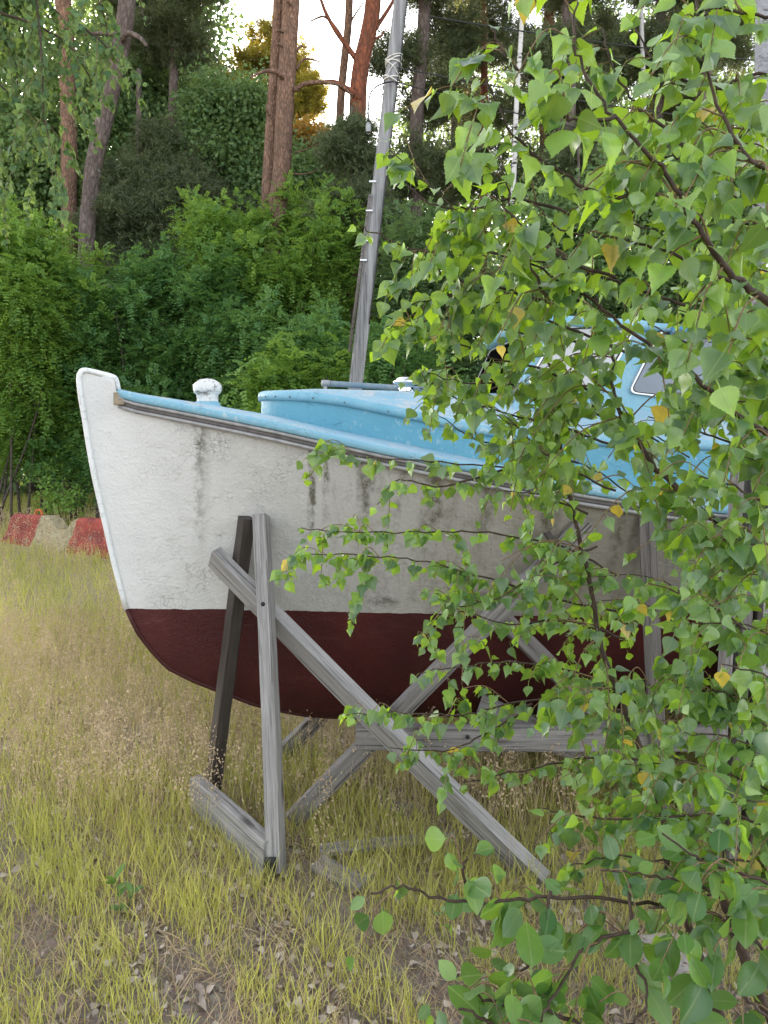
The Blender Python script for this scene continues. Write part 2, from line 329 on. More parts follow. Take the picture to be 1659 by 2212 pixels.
def smooth_path(pts, sub=6):
    """Catmull-Rom through (x,y,z,...) rows"""
    p = np.array([list(q) for q in pts], float)
    if len(p) < 3: return np.array([p[0] + (p[-1] - p[0]) * t for t in np.linspace(0, 1, sub + 1)])
    e = np.vstack([2 * p[0] - p[1], p, 2 * p[-1] - p[-2]]); out = []
    for i in range(1, len(e) - 2):
        a, b, c, d = e[i - 1], e[i], e[i + 1], e[i + 2]
        for t in np.linspace(0, 1, sub, endpoint=False):
            out.append(0.5 * (2 * b + (c - a) * t + (2 * a - 5 * b + 4 * c - d) * t * t + (3 * b - a - 3 * c + d) * t ** 3))
    out.append(p[-1]); return np.array(out)
def tube_geo(pts, r, n=8, cap=True):
    p = np.array([list(q)[:3] for q in pts], float); m = len(p)
    r = np.full(m, r, float) if np.isscalar(r) else np.interp(np.linspace(0, 1, m), np.linspace(0, 1, len(r)), r)
    t = np.gradient(p, axis=0); t /= np.linalg.norm(t, axis=1)[:, None] + 1e-9
    up = np.array([0, 0, 1.]) if abs(t[0][2]) < 0.9 else np.array([1., 0, 0])
    v = []; u = np.cross(t[0], up); u /= np.linalg.norm(u)
    for i in range(m):
        u = u - t[i] * (u @ t[i]); u /= np.linalg.norm(u) + 1e-9; w = np.cross(t[i], u)
        for k in range(n):
            a = 2 * math.pi * k / n; v.append(p[i] + r[i] * (math.cos(a) * u + math.sin(a) * w))
    f = [(i * n + k, i * n + (k + 1) % n, (i + 1) * n + (k + 1) % n, (i + 1) * n + k) for i in range(m - 1) for k in range(n)]
    if cap: f += [tuple(reversed(range(n))), tuple(range((m - 1) * n, m * n))]
    return v, f

def norm(a): return a / (np.linalg.norm(a, axis=-1, keepdims=True) + 1e-9)
def frames(x, nrm):
    """rotation matrices whose columns are x (length axis), y, z (~nrm)"""
    x = norm(x); y = norm(np.cross(nrm, x)); z = np.cross(x, y)
    return np.stack([x, y, z], axis=2)
def scatter(name, tv, tf, Rm, loc, scale, tint, mat, parent=None, uv=None, smooth=False):
    """N copies of a small template (k verts, m equal-sided faces) merged into one mesh"""
    tv = np.asarray(tv, float); tf = np.asarray(tf, int); N = len(loc); k = len(tv); m, q = tf.shape
    sc = np.asarray(scale, float); sc = sc[:, None] * np.ones((1, 3)) if sc.ndim == 1 else sc
    v = np.einsum('nij,nkj->nki', Rm, tv[None] * sc[:, None, :]) + loc[:, None, :]
    me = bpy.data.meshes.new(name); me.vertices.add(N * k); me.vertices.foreach_set('co', v.reshape(-1).astype(np.float32))
    fi = (tf[None] + (np.arange(N) * k)[:, None, None]).reshape(-1)
    me.loops.add(len(fi)); me.loops.foreach_set('vertex_index', fi.astype(np.int32))
    me.polygons.add(N * m); me.polygons.foreach_set('loop_start', (np.arange(N * m) * q).astype(np.int32))
    if smooth: me.polygons.foreach_set('use_smooth', np.ones(N * m, bool))
    at = me.attributes.new('tint', 'FLOAT', 'POINT'); at.data.foreach_set('value', np.repeat(np.asarray(tint, np.float32), k))
    if uv is not None:
        u = me.uv_layers.new(name='uv'); u.data.foreach_set('uv', np.tile(np.asarray(uv, np.float32)[tf.reshape(-1)], (N, 1)).reshape(-1))
    me.update(); me.validate()
    return link(name, me, parent, mat)
def rdir(n): return norm(rng.normal(size=(n, 3)))

# ------------------------------------------------------------------ ground
def gz(x, y): return 0.03 * np.sin(x * 0.9 + 1) * np.sin(y * 0.7) + 0.012 * np.sin(x * 3.1 + y * 2.3) + 0.045 * np.clip(y - 8, 0, 12)
gx = np.concatenate([np.linspace(-400, -20, 8), np.linspace(-16, 16, 97), np.linspace(20, 400, 8)])
gy = np.concatenate([np.linspace(-300, -6, 6), np.linspace(-4, 24, 85), np.linspace(28, 600, 8)])
XX, YY = np.meshgrid(gx, gy); ZZ = gz(XX, YY); nx = len(gx)
g = mesh('ground', np.stack([XX, YY, ZZ], -1).reshape(-1, 3),
         [(j * nx + i, j * nx + i + 1, (j + 1) * nx + i + 1, (j + 1) * nx + i) for j in range(len(gy) - 1) for i in range(nx - 1)], M['ground'], True)
tag(g, 'dry sandy ground under thin yellow-green grass', None, None, 'structure')

# ------------------------------------------------------------------ boat (local: X aft, -Y towards the camera, Z up)
TH = R(18); BO = (P(275, 1313, 3.75).x, 3.75, 0.0)
boat = thing('wooden_boat', 'old white and red double-ended boat with blue deck standing in a timber cradle', 'boat', BO, TH)
def b2w(p): return Vector((BO[0] + math.cos(TH) * p[0] - math.sin(TH) * p[1], BO[1] + math.sin(TH) * p[0] + math.cos(TH) * p[1], p[2]))
def ipl(x, xs, ys): return np.interp(x, xs, ys)
L = 6.4
def hbS(s):
    t = np.clip((np.asarray(s, float) + 0.12) / 3.0, 0, 1); a = 0.03 + 1.09 * (1 - (1 - t) ** 2.0)
    t2 = np.clip((s - 3.6) / 2.8, 0, 1); return a * (1 - 0.42 * t2 ** 2)
def zS(s): return ipl(s, [-.04, .05, .29, .44, .63, .82, 1.06, 1.28, 1.53, 1.85, 2.4, 3.2, 4.2, 6.4], [1.952, 1.922, 1.868, 1.834, 1.790, 1.742, 1.683, 1.634, 1.580, 1.515, 1.425, 1.35, 1.34, 1.5])
def zTop(s): return np.where(s < -0.05, ipl(s, [-.215, -.2, -.06, -.05], [2.06, 2.068, 2.04, 2.02]), np.where(s < -0.03, 1.975, zS(s)))
kS = [-.215, -.205, -.19, -.17, -.148, -.122, -.096, -.053, 0, .054, .13, .196, .319, .643, .9, 1.137, 1.8, 6.4]
kZ = [2.05, 1.95, 1.856, 1.72, 1.588, 1.46, 1.341, 1.137, .925, .803, .695, .62, .545, .385, .31, .275, .25, .30]
def zK(s): return ipl(s, kS, kZ)
def pw(s): return ipl(s, [0, .2, .48, 1.09, 1.64, 2.6, 4.5, 6.4], [.86, .80, .78, .60, .40, .27, .27, .45])
def hbAt(s, z):
    k = zK(s); top = np.maximum(zS(np.maximum(s, -.04)), k + 0.02); u = np.clip((z - k) / (top - k), 0, 1.3)
    taper = np.clip((s + 0.215) / 0.17, 0.0, 1)
    return 0.024 + (hbS(s) - 0.024) * np.power(np.maximum(u, 1e-5), pw(s)) * taper
cs = np.concatenate([np.array([-.2149, -.212, -.208, -.203, -.197, -.19, -.18, -.17, -.16, -.148, -.135, -.122, -.11, -.096, -.08, -.06]), np.linspace(-.049, .2, 16), np.linspace(.23, 1.2, 28), np.linspace(1.28, L, 34)])
us = np.concatenate([np.array([0, .004, .012, .025, .045, .07]), np.linspace(.1, 1, 30)])
hv = []; hf = []
for s in cs:
    k = float(zK(s)); tz = float(zTop(s))
    for sd_ in (-1, 1):
        for u in us:
            z = k + (tz - k) * u; hv.append((s, sd_ * float(hbAt(s, z)), z))
nu = len(us)
for i in range(len(cs) - 1):
    for q in (0, 1):
        for j in range(nu - 1):
            a = (i * 2 + q) * nu + j; b = ((i + 1) * 2 + q) * nu + j
            hf.append((a, b, b + 1, a + 1) if q == 0 else (a, a + 1, b + 1, b))
    a = (i * 2) * nu; b = (i * 2 + 1) * nu; c = ((i + 1) * 2 + 1) * nu; d = ((i + 1) * 2) * nu
    hf.append((a, b, c, d))
    if cs[i + 1] < -.02: hf.append((a + nu - 1, d + nu - 1, c + nu - 1, b + nu - 1))
e = (len(cs) - 1) * 2 * nu
hf.append(tuple(range(e, e + nu)) + tuple(reversed(range(e + nu, e + 2 * nu))))
hf.append(tuple(reversed(range(0, nu))) + tuple(range(nu, 2 * nu)))
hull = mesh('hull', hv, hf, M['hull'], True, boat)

def hull_point(px, py, off=0.0):
    """world point of the near hull side seen at a photo pixel, lifted by off towards the camera"""
    for d in np.linspace(2.6, 4.8, 900):
        w = P(px, py, d); lx = math.cos(TH) * (w.x - BO[0]) + math.sin(TH) * (w.y - BO[1]); ly = -math.sin(TH) * (w.x - BO[0]) + math.cos(TH) * (w.y - BO[1])
        if lx > -0.2 and zK(lx) < w.z < zTop(lx) + .02 and -ly < float(hbAt(lx, w.z)): return P(px, py, d - off)
    return None

def sweep(path, sec, closed=True):
    """sections (list of 2D offsets: outward, up) swept along path of (s, y, z); outward = horizontal normal away from the centreline"""
    p = np.array(path, float); t = np.gradient(p, axis=0); t[:, 2] = 0; t = norm(t); sgn = -1 if p[len(p) // 2][1] < 0 else 1
    nrm = np.stack([-t[:, 1], t[:, 0], 0 * t[:, 0]], 1) * sgn; v = []; n = len(sec)
    for i in range(len(p)):
        for a, b in sec: v.append(p[i] + nrm[i] * a + np.array([0, 0, b]))
    f = [(i * n + k, i * n + (k + 1) % n, (i + 1) * n + (k + 1) % n, (i + 1) * n + k) for i in range(len(p) - 1) for k in range(n)]
    f += [tuple(reversed(range(n))), tuple(range((len(p) - 1) * n, len(p) * n))]
    return v, f
def rnd(w, h, a0=0.0, b0=0.0, n=10, sq=0.5):
    return [(a0 + w * math.copysign(abs(math.cos(t)) ** sq, math.cos(t)), b0 + h * math.copysign(abs(math.sin(t)) ** sq, math.sin(t))) for t in np.linspace(0, 2 * math.pi, n, endpoint=False)]
ss = np.concatenate([np.linspace(-.03, 1.5, 40), np.linspace(1.6, L, 30)])
for sg in (-1, 1):
    pth = [(s, sg * float(hbS(s)), float(zS(s))) for s in ss]
    v, f = sweep(pth, rnd(.020, .019, .006, .016, 12)); mesh('gunwale', v, f, M['blue_pale'], True, boat)
    q = MB()
    for b0, hh, w, mi in ((-.012, .009, .017, 0), (-.029, .009, .008, 1), (-.047, .009, .015, 0)):
        v, f = sweep(pth, rnd(w, hh, .004, b0, 10)); q.add(v, f, mi)
    q.build('rubbing_strake', [M['rail_light'], M['rail']], boat, True)
# deck with camber
dv = []; df = []; ys = np.linspace(-1, 1, 15); ds = np.concatenate([np.linspace(-.045, 1, 16), np.linspace(1.1, L, 22)])
for s in ds:
    for y in ys: dv.append((s, y * (float(hbS(s)) - .004), float(zS(max(s, -.04))) + .032 + .095 * min(1, float(hbS(s)) / .8) * (1 - y * y)))
for i in range(len(ds) - 1):
    for j in range(14): a = i * 15 + j; df.append((a, a + 15, a + 16, a + 1))
mesh('deck', dv, df, M['blue_flaky'], True, boat)
# rim strip up the stem and round the stem head
prof = [(s, z) for s, z in zip(kS, kZ) if -0.2149 <= s <= .0001]
prof = list(reversed(prof)) + [(-.213, 2.03), (-.207, 2.062), (-.19, 2.072), (-.12, 2.058), (-.068, 2.044), (-.056, 2.03), (-.047, 1.985)]
def stem_sweep(prof, w=.014, y=.034):
    p = np.array(prof, float); t = norm(np.gradient(p, axis=0)); nr = np.stack([-t[:, 1], t[:, 0]], 1); v = []
    for i in range(len(p)):
        for a, b in ((-w * .5, -y), (w * .9, -y), (w * 1.3, -y * .4), (w * 1.3, y * .4), (w * .9, y), (-w * .5, y)): v.append((p[i][0] + nr[i][0] * a, b, p[i][1] + nr[i][1] * a))
    f = [(i * 6 + k, i * 6 + (k + 1) % 6, (i + 1) * 6 + (k + 1) % 6, (i + 1) * 6 + k) for i in range(len(p) - 1) for k in range(6)]
    return v, f + [tuple(reversed(range(6))), tuple(range((len(p) - 1) * 6, len(p) * 6))]
v, f = stem_sweep(smooth_path([(a, b, 0) for a, b in prof], 3)[:, :2]); mesh('stem_band', v, f, M['white_trim'], True, boat)
kp = [(s, float(zK(s))) for s in np.concatenate([np.linspace(2.6, .7, 12), np.linspace(.6, .002, 22)])]
v, f = stem_sweep(kp, .012, .03); mesh('keel_band', v, f, M['red_keel'], True, boat)
# bracket where the rail ends
q = MB(); br = Vector((-.035, -float(hbS(-.035)) - .022, 1.938)); q.box(br, (.052, .016, .060), Matrix.Rotation(R(-18), 3, 'Z'), .003); q.box(br + Vector((-.015, .012, .0)), (.02, .03, .045), None, .002)
bk = q.build('rail_bracket', M['rust'], boat); MB().lathe([(0.008, 0), (.007, .004), (.001, .006)], (0, 0, 0), 8).build('bolt', M['rail_light'], bk).matrix_local = Matrix.Translation(br + Vector((.002, -.006, 0))) @ Matrix.Rotation(R(90), 4, 'X')
# mooring post on a blue pedestal
def centre(px, py):
    k = (px - CX) / F; c, s_ = math.cos(TH), math.sin(TH); s = (k * BO[1] - BO[0]) / (c - k * s_); return s, H + (HY - py) / F * (BO[1] + s_ * s)
sb, zb = centre(448, 872); zt = centre(448, 819)[1]
q = MB(); q.lathe([(.085, -.10), (.080, -.025), (.064, -.004), (.058, .010)], (sb, 0, zb), 24); bp = q.build('mooring_post_base', M['blue_pale'], boat, True)
hh = zt - zb
q = MB(); q.lathe([(.058, -.01), (.050, .01), (.050, hh * .28), (.056, hh * .38), (.067, hh * .46), (.070, hh * .52), (.070, hh * .74), (.060, hh * .86), (.036, hh * .97), (.008, hh)], (sb, 0, zb), 14)
mp = q.build('mooring_post', M['white_old'], boat, True)
for vv in mp.data.vertices: vv.co += Vector(rng.normal(0, .0032, 3))
# trunk cabin
C0 = .655
def hbC(s):
    t = np.clip((np.asarray(s, float) - C0) / .95, 0, 1); a = .60 * np.power(np.maximum(1 - (1 - t) ** 2.2, 0), 0.60)
    return np.minimum(a + .20 * np.clip((s - 1.1) / 1.4, 0, 1), np.maximum(hbS(s) - .26, 0.001))
def zC(s): return ipl(s, [.6, .66, .85, 1.0, 1.15, 1.3, 1.6, 1.9, 2.6, 4.5], [1.955, 1.950, 1.928, 1.903, 1.868, 1.835, 1.765, 1.73, 1.70, 1.68])
def cab_path(off, zf, s1=4.4):
    up = [(C0 - off + .0, 0.0)]
    sv = np.concatenate([C0 + np.array([.001, .004, .01, .02, .035, .055, .08, .11, .15, .2, .26, .33, .42, .52, .64, .78, .92]), np.linspace(1.7, s1, 14)])
    side = [(float(s), float(hbC(s))) for s in sv]
    out = []
    full = [(a, -b) for a, b in reversed(side)] + [(C0, 0.0)] + side
    p = np.array(full); t = norm(np.gradient(p, axis=0)); nr = np.stack([t[:, 1], -t[:, 0]], 1)
    # outward
    cen = np.array([2.5, 0]); 
    for i in range(len(p)):
        n = nr[i]; n = n if n @ (p[i] - cen) > 0 else -n
        a = p[i] + n * off; out.append((a[0], a[1], zf(a[0])))
    return out
wall0 = cab_path(0, lambda s: float(zS(s)) - .02); wall1 = cab_path(0, lambda s: float(zC(s)) + .0)
n = len(wall0); mesh('cabin_side', wall0 + wall1, [(i, i + 1, n + i + 1, n + i) for i in range(n - 1)], M['blue'], True, boat)
# quarter moulding at its foot, rounded roof edge
def roofz(s, y): return float(zC(s)) + .045 + .055 * (1 - min(1, (y / max(.05, float(hbC(min(s, 4.4))) + .02)) ** 2)) * min(1, max(0, (s - C0 + .02) / .35)) ** .5
r0 = cab_path(.014, lambda s: float(zC(s)) - .002); r1 = cab_path(.017, lambda s: float(zC(s)) + .018); r2 = cab_path(.013, lambda s: float(zC(s)) + .036); r3 = cab_path(.0, lambda s: float(zC(s)) + .045)
rv = cab_path(-.002, lambda s: float(zC(s)) - .002) + r0 + r1 + r2 + r3
q = MB(); q.add(rv, [(k * n + i, k * n + i + 1, (k + 1) * n + i + 1, (k + 1) * n + i) for k in range(4) for i in range(n - 1)])
for i in range(3, n - 3, 2):
    a = Vector(r1[i]); nn = (a - Vector(wall1[i])); nn.z = 0; nn = nn.normalized() if nn.length > 1e-6 else Vector((-1, 0, 0)); q.box(a + nn * .0005 + Vector((0, 0, -.004)), (.007, .007, .007), None, .002, 1)
q.build('cabin_roof_edge', [M['blue_pale'], M['rail']], boat, True)
rt = []; m2 = n // 2; rf = []
for i in range(m2 + 1):
    a = r3[m2 - i] if i > 0 else r3[m2]; b = r3[m2 + i] if m2 + i < n else r3[-1]
    for k in range(11):
        y = a[1] + (b[1] - a[1]) * k / 10; w = abs(a[1]) + 1e-4; rt.append((a[0], y, a[2] + max(.015, 2.012 - a[2]) * (1 - abs(y / w) ** 2.2) * min(1, w / .4)))
for i in range(m2):
    for k in range(10): a = i * 11 + k; rf.append((a, a + 11, a + 12, a + 1))
mesh('cabin_roof', rt, rf, M['blue_flaky'], True, boat)
def bl(px, py, y):
    """boat-local point at a photo pixel on the plane local y = const"""
    k = (px - CX) / F; c, s_ = math.cos(TH), math.sin(TH); X0 = BO[0] - s_ * y; Y0 = BO[1] + c * y
    s = (k * Y0 - X0) / (c - k * s_); return Vector((s, y, H + (HY - py) / F * (Y0 + s_ * s)))
# grab rail pipe on brackets
a = bl(700, 828, .12); b = bl(862, 838, .12); c = b + (b - a) * .9; q = MB(); q.tube([a, b, c], .016, 12); pipe = q.build('grab_rail', [M['pipe']], boat, True)
for p in (a, a + (c - a) * .97):
    q = MB(); q.tube([p + Vector((-.012, 0, 0)), p + Vector((.032, 0, 0))], .018, 12); q.tube([p + Vector((.008, 0, 0)), p + Vector((.008, 0, -.06))], .010, 10); q.build('rail_end_fitting', M['galv'], pipe, True)
# mushroom ventilator
vc = bl(877, 847, -.12)
MB().lathe([(.045, -.06), (.045, .003), (.040, .005), (.040, .038), (.066, .042), (.072, .048), (.072, .056), (.060, .062), (.056, .072), (.035, .078), (.002, .079)], vc, 28).build('ventilator', M['chrome'], boat, True)
# wheelhouse
wh_b = [(1.80, -.52), (3.55, -.56), (3.55, .56), (1.93, .46)]; wh_t = [(2.01, -.47), (3.40, -.51), (3.40, .51), (2.17, .42)]
zb0, zt0 = 1.80, 2.33
v = [(*p, zb0) for p in wh_b] + [(*p, zt0) for p in wh_t]
mesh('wheelhouse_wall', v, [(0, 1, 5, 4), (1, 2, 6, 5), (2, 3, 7, 6), (3, 0, 4, 7)], M['blue_pale'], False, boat)
q = MB(); q.add([(p[0] + dx, p[1] + dy, zb0 + z) for z in (.0, .022) for p, (dx, dy) in zip(wh_b, ((-.02, -.02), (.02, -.02), (.02, .02), (-.02, .02)))], [(0, 3, 2, 1), (4, 5, 6, 7), (0, 1, 5, 4), (1, 2, 6, 5), (2, 3, 7, 6), (3, 0, 4, 7)])
q.build('wheelhouse_sill', M['white_trim'], boat)
def slab(c4, z0, th, camber, mat, name, parent, nx=8, ny=8):
    c4 = [np.array(c) for c in c4]; top = []; 
    for i in range(nx + 1):
        for j in range(ny + 1):
            a = c4[0] + (c4[1] - c4[0]) * i / nx; b = c4[3] + (c4[2] - c4[3]) * i / nx; p = a + (b - a) * j / ny
            w = 1 - (2 * j / ny - 1) ** 2; e_ = min(i, nx - i, j, ny - j); top.append((p[0], p[1], z0 + th + camber * w - (.012 if e_ == 0 else 0)))
    vv = top + [(p[0], p[1], z0 + camber * .6 * 0) for p in top]; N1 = len(top); W = ny + 1; ff = []
    for i in range(nx):
        for j in range(ny): a = i * W + j; ff += [(a, a + W, a + W + 1, a + 1), (N1 + a, N1 + a + 1, N1 + a + W + 1, N1 + a + W)]
    for i in range(nx): a = i * W; ff.append((a, N1 + a, N1 + a + W, a + W)); a = i * W + ny; ff.append((a, a + W, N1 + a + W, N1 + a))
    for j in range(ny): a = j; ff.append((a, a + 1, N1 + a + 1, N1 + a)); a = nx * W + j; ff.append((a, N1 + a, N1 + a + 1, a + 1))
    return mesh(name, vv, ff, mat, True, parent)
slab([(1.95, -.50), (2.76, -.53), (2.76, .53), (2.12, .46)], zt0, .05, .06, M['blue_pale'], 'wheelhouse_roof', boat)
slab([(2.763, -.54), (3.62, -.56), (3.62, .56), (2.763, .54)], zt0 - .02, .05, .055, M['blue_deep'], 'aft_roof', boat)
def win(c4, nrm, matp, name='side_window', rad=.05, off=.002):
    """rounded window: frame ring + seal + pane, as frame > pane"""
    nrm = Vector(nrm).normalized(); c4 = [Vector(c) + nrm * .014 for c in c4]; cen = sum(c4, Vector()) / 4
    def outline(sc, r):
        pts = []
        for i in range(4):
            p0 = cen + (c4[i - 1] - cen) * 1; p1 = c4[i]; p2 = c4[(i + 1) % 4]
            d0 = (p0 - p1).normalized(); d2 = (p2 - p1).normalized()
            a = p1 + d0 * r; b = p1 + d2 * r
            for t in np.linspace(0, 1, 6).tolist(): pts.append((1 - t) ** 2 * a + 2 * t * (1 - t) * p1 + t * t * b)
        return [cen + (p - cen) + (cen - p).normalized() * sc for p in pts]
    o0, o1, o2 = outline(0, rad), outline(.012, rad), outline(.022, rad); k = len(o0)
    def ring(a, b, h0, h1): 
        return [tuple(p) for p in [x + nrm * h0 for x in a] + [x + nrm * h1 for x in a] + [x + nrm * h1 for x in b] + [x + nrm * h0 for x in b]], [(r * k + i, r * k + (i + 1) % k, (r + 1) * k + (i + 1) % k, (r + 1) * k + i) for r in range(3) for i in range(k)]
    q = MB(); v, f = ring(o0, o1, -.03, .008); q.add(v, f, 0); v, f = ring(o1, o2, -.01, .006); q.add(v, f, 1)
    fr = q.build(name, [M['alu'], M['dark']], boat)
    mesh('pane', [tuple(p + nrm * off) for p in o2], [tuple(range(k))], matp, False, fr)
def on_side(px, py):
    """point on the leaning near wall of the wheelhouse"""
    lo = bl(px, py, -.52)
    for _ in range(8):
        t = (lo.z - zb0) / (zt0 - zb0); y = -.52 - .02 * (lo.x - 1.8) + .05 * t; lo = bl(px, py, y)
    return lo
sn = Vector((0, -1, .1))
win([on_side(1132, 832), on_side(1297, 845), on_side(1372, 703), on_side(1203, 706)], sn, M['glass_grey'])
win([on_side(1352, 850), on_side(1530, 872), on_side(1580, 722), on_side(1420, 714)], sn, M['glass_blue'])
fa, fb, fc, fd = (Vector((*wh_b[0], zb0)), Vector((*wh_b[3], zb0)), Vector((*wh_t[3], zt0)), Vector((*wh_t[0], zt0)))
def fp(u, w): return (fa * (1 - u) + fb * u) * (1 - w) + (fd * (1 - u) + fc * u) * w
fn = (fb - fa).cross(fd - fa).normalized(); fn = fn if fn.x < 0 else -fn
win([fp(.05, .26), fp(.94, .26), fp(.94, .95), fp(.05, .95)], fn, M['glass_black'], 'windscreen', .03)
for px, py in ((1556, 690), (1600, 700), (1533, 706)):
    p = bl(px, py, -.60); q = MB(); q.lathe([(.004, 0), (.012, .004), (.016, .014), (.014, .024), (.004, .028)], (0, 0, 0), 12); q.tube([(0, 0, .01), (.03, .03, 0)], .005, 6)
    o = q.build('deck_fitting', M['chrome'], boat, True); o.location = p

# ------------------------------------------------------------------ timber cradle and boards
def beam(name, p0, p1, w, h, roll, mat, parent=None, org=None, bev=.004, seed=0, taper=0.0):
    """squared timber from p0 to p1, w x h section, rolled about its own axis"""
    p0 = Vector(p0); p1 = Vector(p1); x = (p1 - p0); Ln = x.length; x.normalize()
    y = Vector((0, 0, 1)).cross(x); y = y.normalized() if y.length > 1e-3 else Vector((1, 0, 0)); z = x.cross(y)
    Rm = Matrix((x, y, z)).transposed() @ Matrix.Rotation(R(roll), 3, 'X')
    n = 14; v = []; r_ = np.random.default_rng(seed + 5); b = bev
    sec = [(-w / 2 + b, -h / 2), (w / 2 - b, -h / 2), (w / 2, -h / 2 + b), (w / 2, h / 2 - b), (w / 2 - b, h / 2), (-w / 2 + b, h / 2), (-w / 2, h / 2 - b), (-w / 2, -h / 2 + b)]
    bow = r_.normal(0, .004, 2)
    for i in range(n + 1):
        t = i / n; sc = 1 - taper * t; o1 = math.sin(t * math.pi)
        for a, c in sec: v.append((t * Ln, a * sc + bow[0] * o1 + r_.normal(0, .0006), c * sc + bow[1] * o1 + r_.normal(0, .0006)))
    f = [(i * 8 + k, i * 8 + (k + 1) % 8, (i + 1) * 8 + (k + 1) % 8, (i + 1) * 8 + k) for i in range(n) for k in range(8)] + [tuple(reversed(range(8))), tuple(range(n * 8, n * 8 + 8))]
    o = mesh(name, v, f, mat, False, parent)
    o.matrix_local = Matrix.Translation(p0 - (Vector(org) if org is not None else Vector((0, 0, 0)))) @ Rm.to_4x4()
    return o
def G(px, py, z): return P(px, py, (H - z) * F / (py - HY))   # point at height z seen at a pixel below the horizon
CO = G(590, 1870, 0); cradle = thing('boat_cradle', 'grey weathered timber cradle of crossed boards propping up the boat', 'boat cradle', CO)
def cb(name, p0, p1, w, h, roll, mat='wood', **k): return beam(name, p0, p1, w, h, roll, M[mat], cradle, CO, **k)
foot = G(600, 1872, .03) + Vector((0, -.04, 0)); hp = hull_point(564, 1114, .065)
cb('post', foot, hp, .072, .060, 62, seed=1)
hp2 = hull_point(533, 1118, .06); foot2 = G(459, 1705, .08)
cb('post', foot2, hp2, .076, .060, 66, 'wood_dark', seed=2)
tb = hull_point(463, 1202, .10)
lb = G(1168, 1905, .03)
cb('brace', lb, tb, .112, .055, 62, seed=3)
b2a = G(632, 1772, .05); b2b = hull_point(1270, 1128, .03)
cb('brace', b2a, b2b, .086, .04, -72, 'wood_mid', seed=4)
cb('crossbeam', P(768, 1590, 3.40), P(1560, 1594, 3.44), .045, .108, 0, 'wood_mid', seed=5)
cb('sill', G(582, 1858, .07), G(422, 1712, .10), .055, .16, 0, seed=6)
cb('brace', P(1085, 1335, 3.55), G(1512, 1765, .05), .08, .04, 66, 'wood_brown', seed=7)
cb('brace', P(1035, 1525, 3.75), P(1345, 1655, 3.55), .035, .12, 0, 'wood_mid', seed=8)
cb('brace', G(580, 1655, .0) , P(800, 1440, 4.55), .04, .095, 0, seed=9)
cb('post', G(1432, 1800, .0), hull_point(1398, 1118, .05), .07, .05, 70, 'wood_brown', seed=10)
cb('brace', hull_point(1180, 1150, .08) or P(1180, 1150, 3.2), P(1215, 1205, 3.3), .03, .02, 30, 'wood_dark', seed=12)
for x, y, d in ((556, 1140, hp.y - .035), (568, 1305, 3.23), (806, 1552, 3.185), (820, 1562, 3.175), (1010, 1592, 3.375)):
    q = MB(); q.lathe([(.010, 0), (.009, .004), (.004, .006), (.001, .0065)], (0, 0, 0), 8); o = q.build('bolt_head', M['dark'], cradle, True); o.matrix_local = Matrix.Translation(P(x, y, d) - CO) @ Matrix.Rotation(R(90), 4, 'X')
# metal strap at the foot of the near post
q = MB(); q.box((0, 0, 0), (.045, .035, .11), None, .003); st = q.build('metal_strap', M['dark'], cradle); st.location = G(588, 1868, .05) + Vector((0, -.06, .0)) - CO
# boards in the grass
def board(label, p0, p1, w, h, roll, mat='wood_brown', seed=0):
    p0 = Vector(p0); o = beam('board', p0, p1, w, h, roll, M[mat], seed=seed); return tag(o, label, 'board')
board('short grey board lying in the grass right of the near cradle post', G(688, 1862, .045), G(793, 1908, .045), .09, .025, 8, 'wood_mid', seed=21)
board('thin grey board lying flat in grass behind the long brace foot', G(690, 1838, .05), G(985, 1812, .05), .07, .025, 5, 'wood_mid', seed=22)
board('small broken board lying in grass under the boat', G(818, 1738, .05), G(890, 1752, .06), .07, .025, 20, seed=23)
# blocks beneath the keel
def rock(name, label, c, d, mat, seed, cat='stone block', jit=.03):
    import bmesh
    bm = bmesh.new(); bmesh.ops.create_cube(bm, size=1); bmesh.ops.subdivide_edges(bm, edges=bm.edges[:], cuts=5, use_grid_fill=True)
    r_ = np.random.default_rng(seed)
    for q in bm.verts:
        n_ = q.co.normalized(); q.co = q.co.lerp(n_ * .62, .25); q.co = Vector((q.co.x * d[0], q.co.y * d[1], q.co.z * d[2])) + Vector(r_.normal(0, jit * min(d), 3))
    me = bpy.data.meshes.new(name); bm.to_mesh(me); bm.free()
    o = link(name, me, None, mat); o.location = Vector(c) + Vector((0, 0, d[2] / 2 - .02)); o.rotation_euler = (0, 0, float(r_.uniform(-.3, .3))); return tag(o, label, cat)
kp1 = b2w((1.95, .0, 0)); rock('keel_block', 'rough brown block under the keel below the horizontal board', (kp1.x + .02, kp1.y, 0), (.36, .32, .25), M['stone'], 3)
kp2 = b2w((2.6, .0, 0)); rock('keel_block', 'brown block under the keel half hidden by leaves beside the aft post', (kp2.x, kp2.y, 0), (.30, .34, .25), M['stone'], 4)
rock('stone', 'flat grey stone in grass at the left edge before the barrier', G(8, 1236, 0), (.62, .4, .11), M['stone_grey'], 6, 'stone')
rock('stone', 'pale stone slab on the ground behind the dark stems at lower right', G(1440, 2110, -.03), (.26, .2, .1), M['stone_grey'], 7, 'stone')

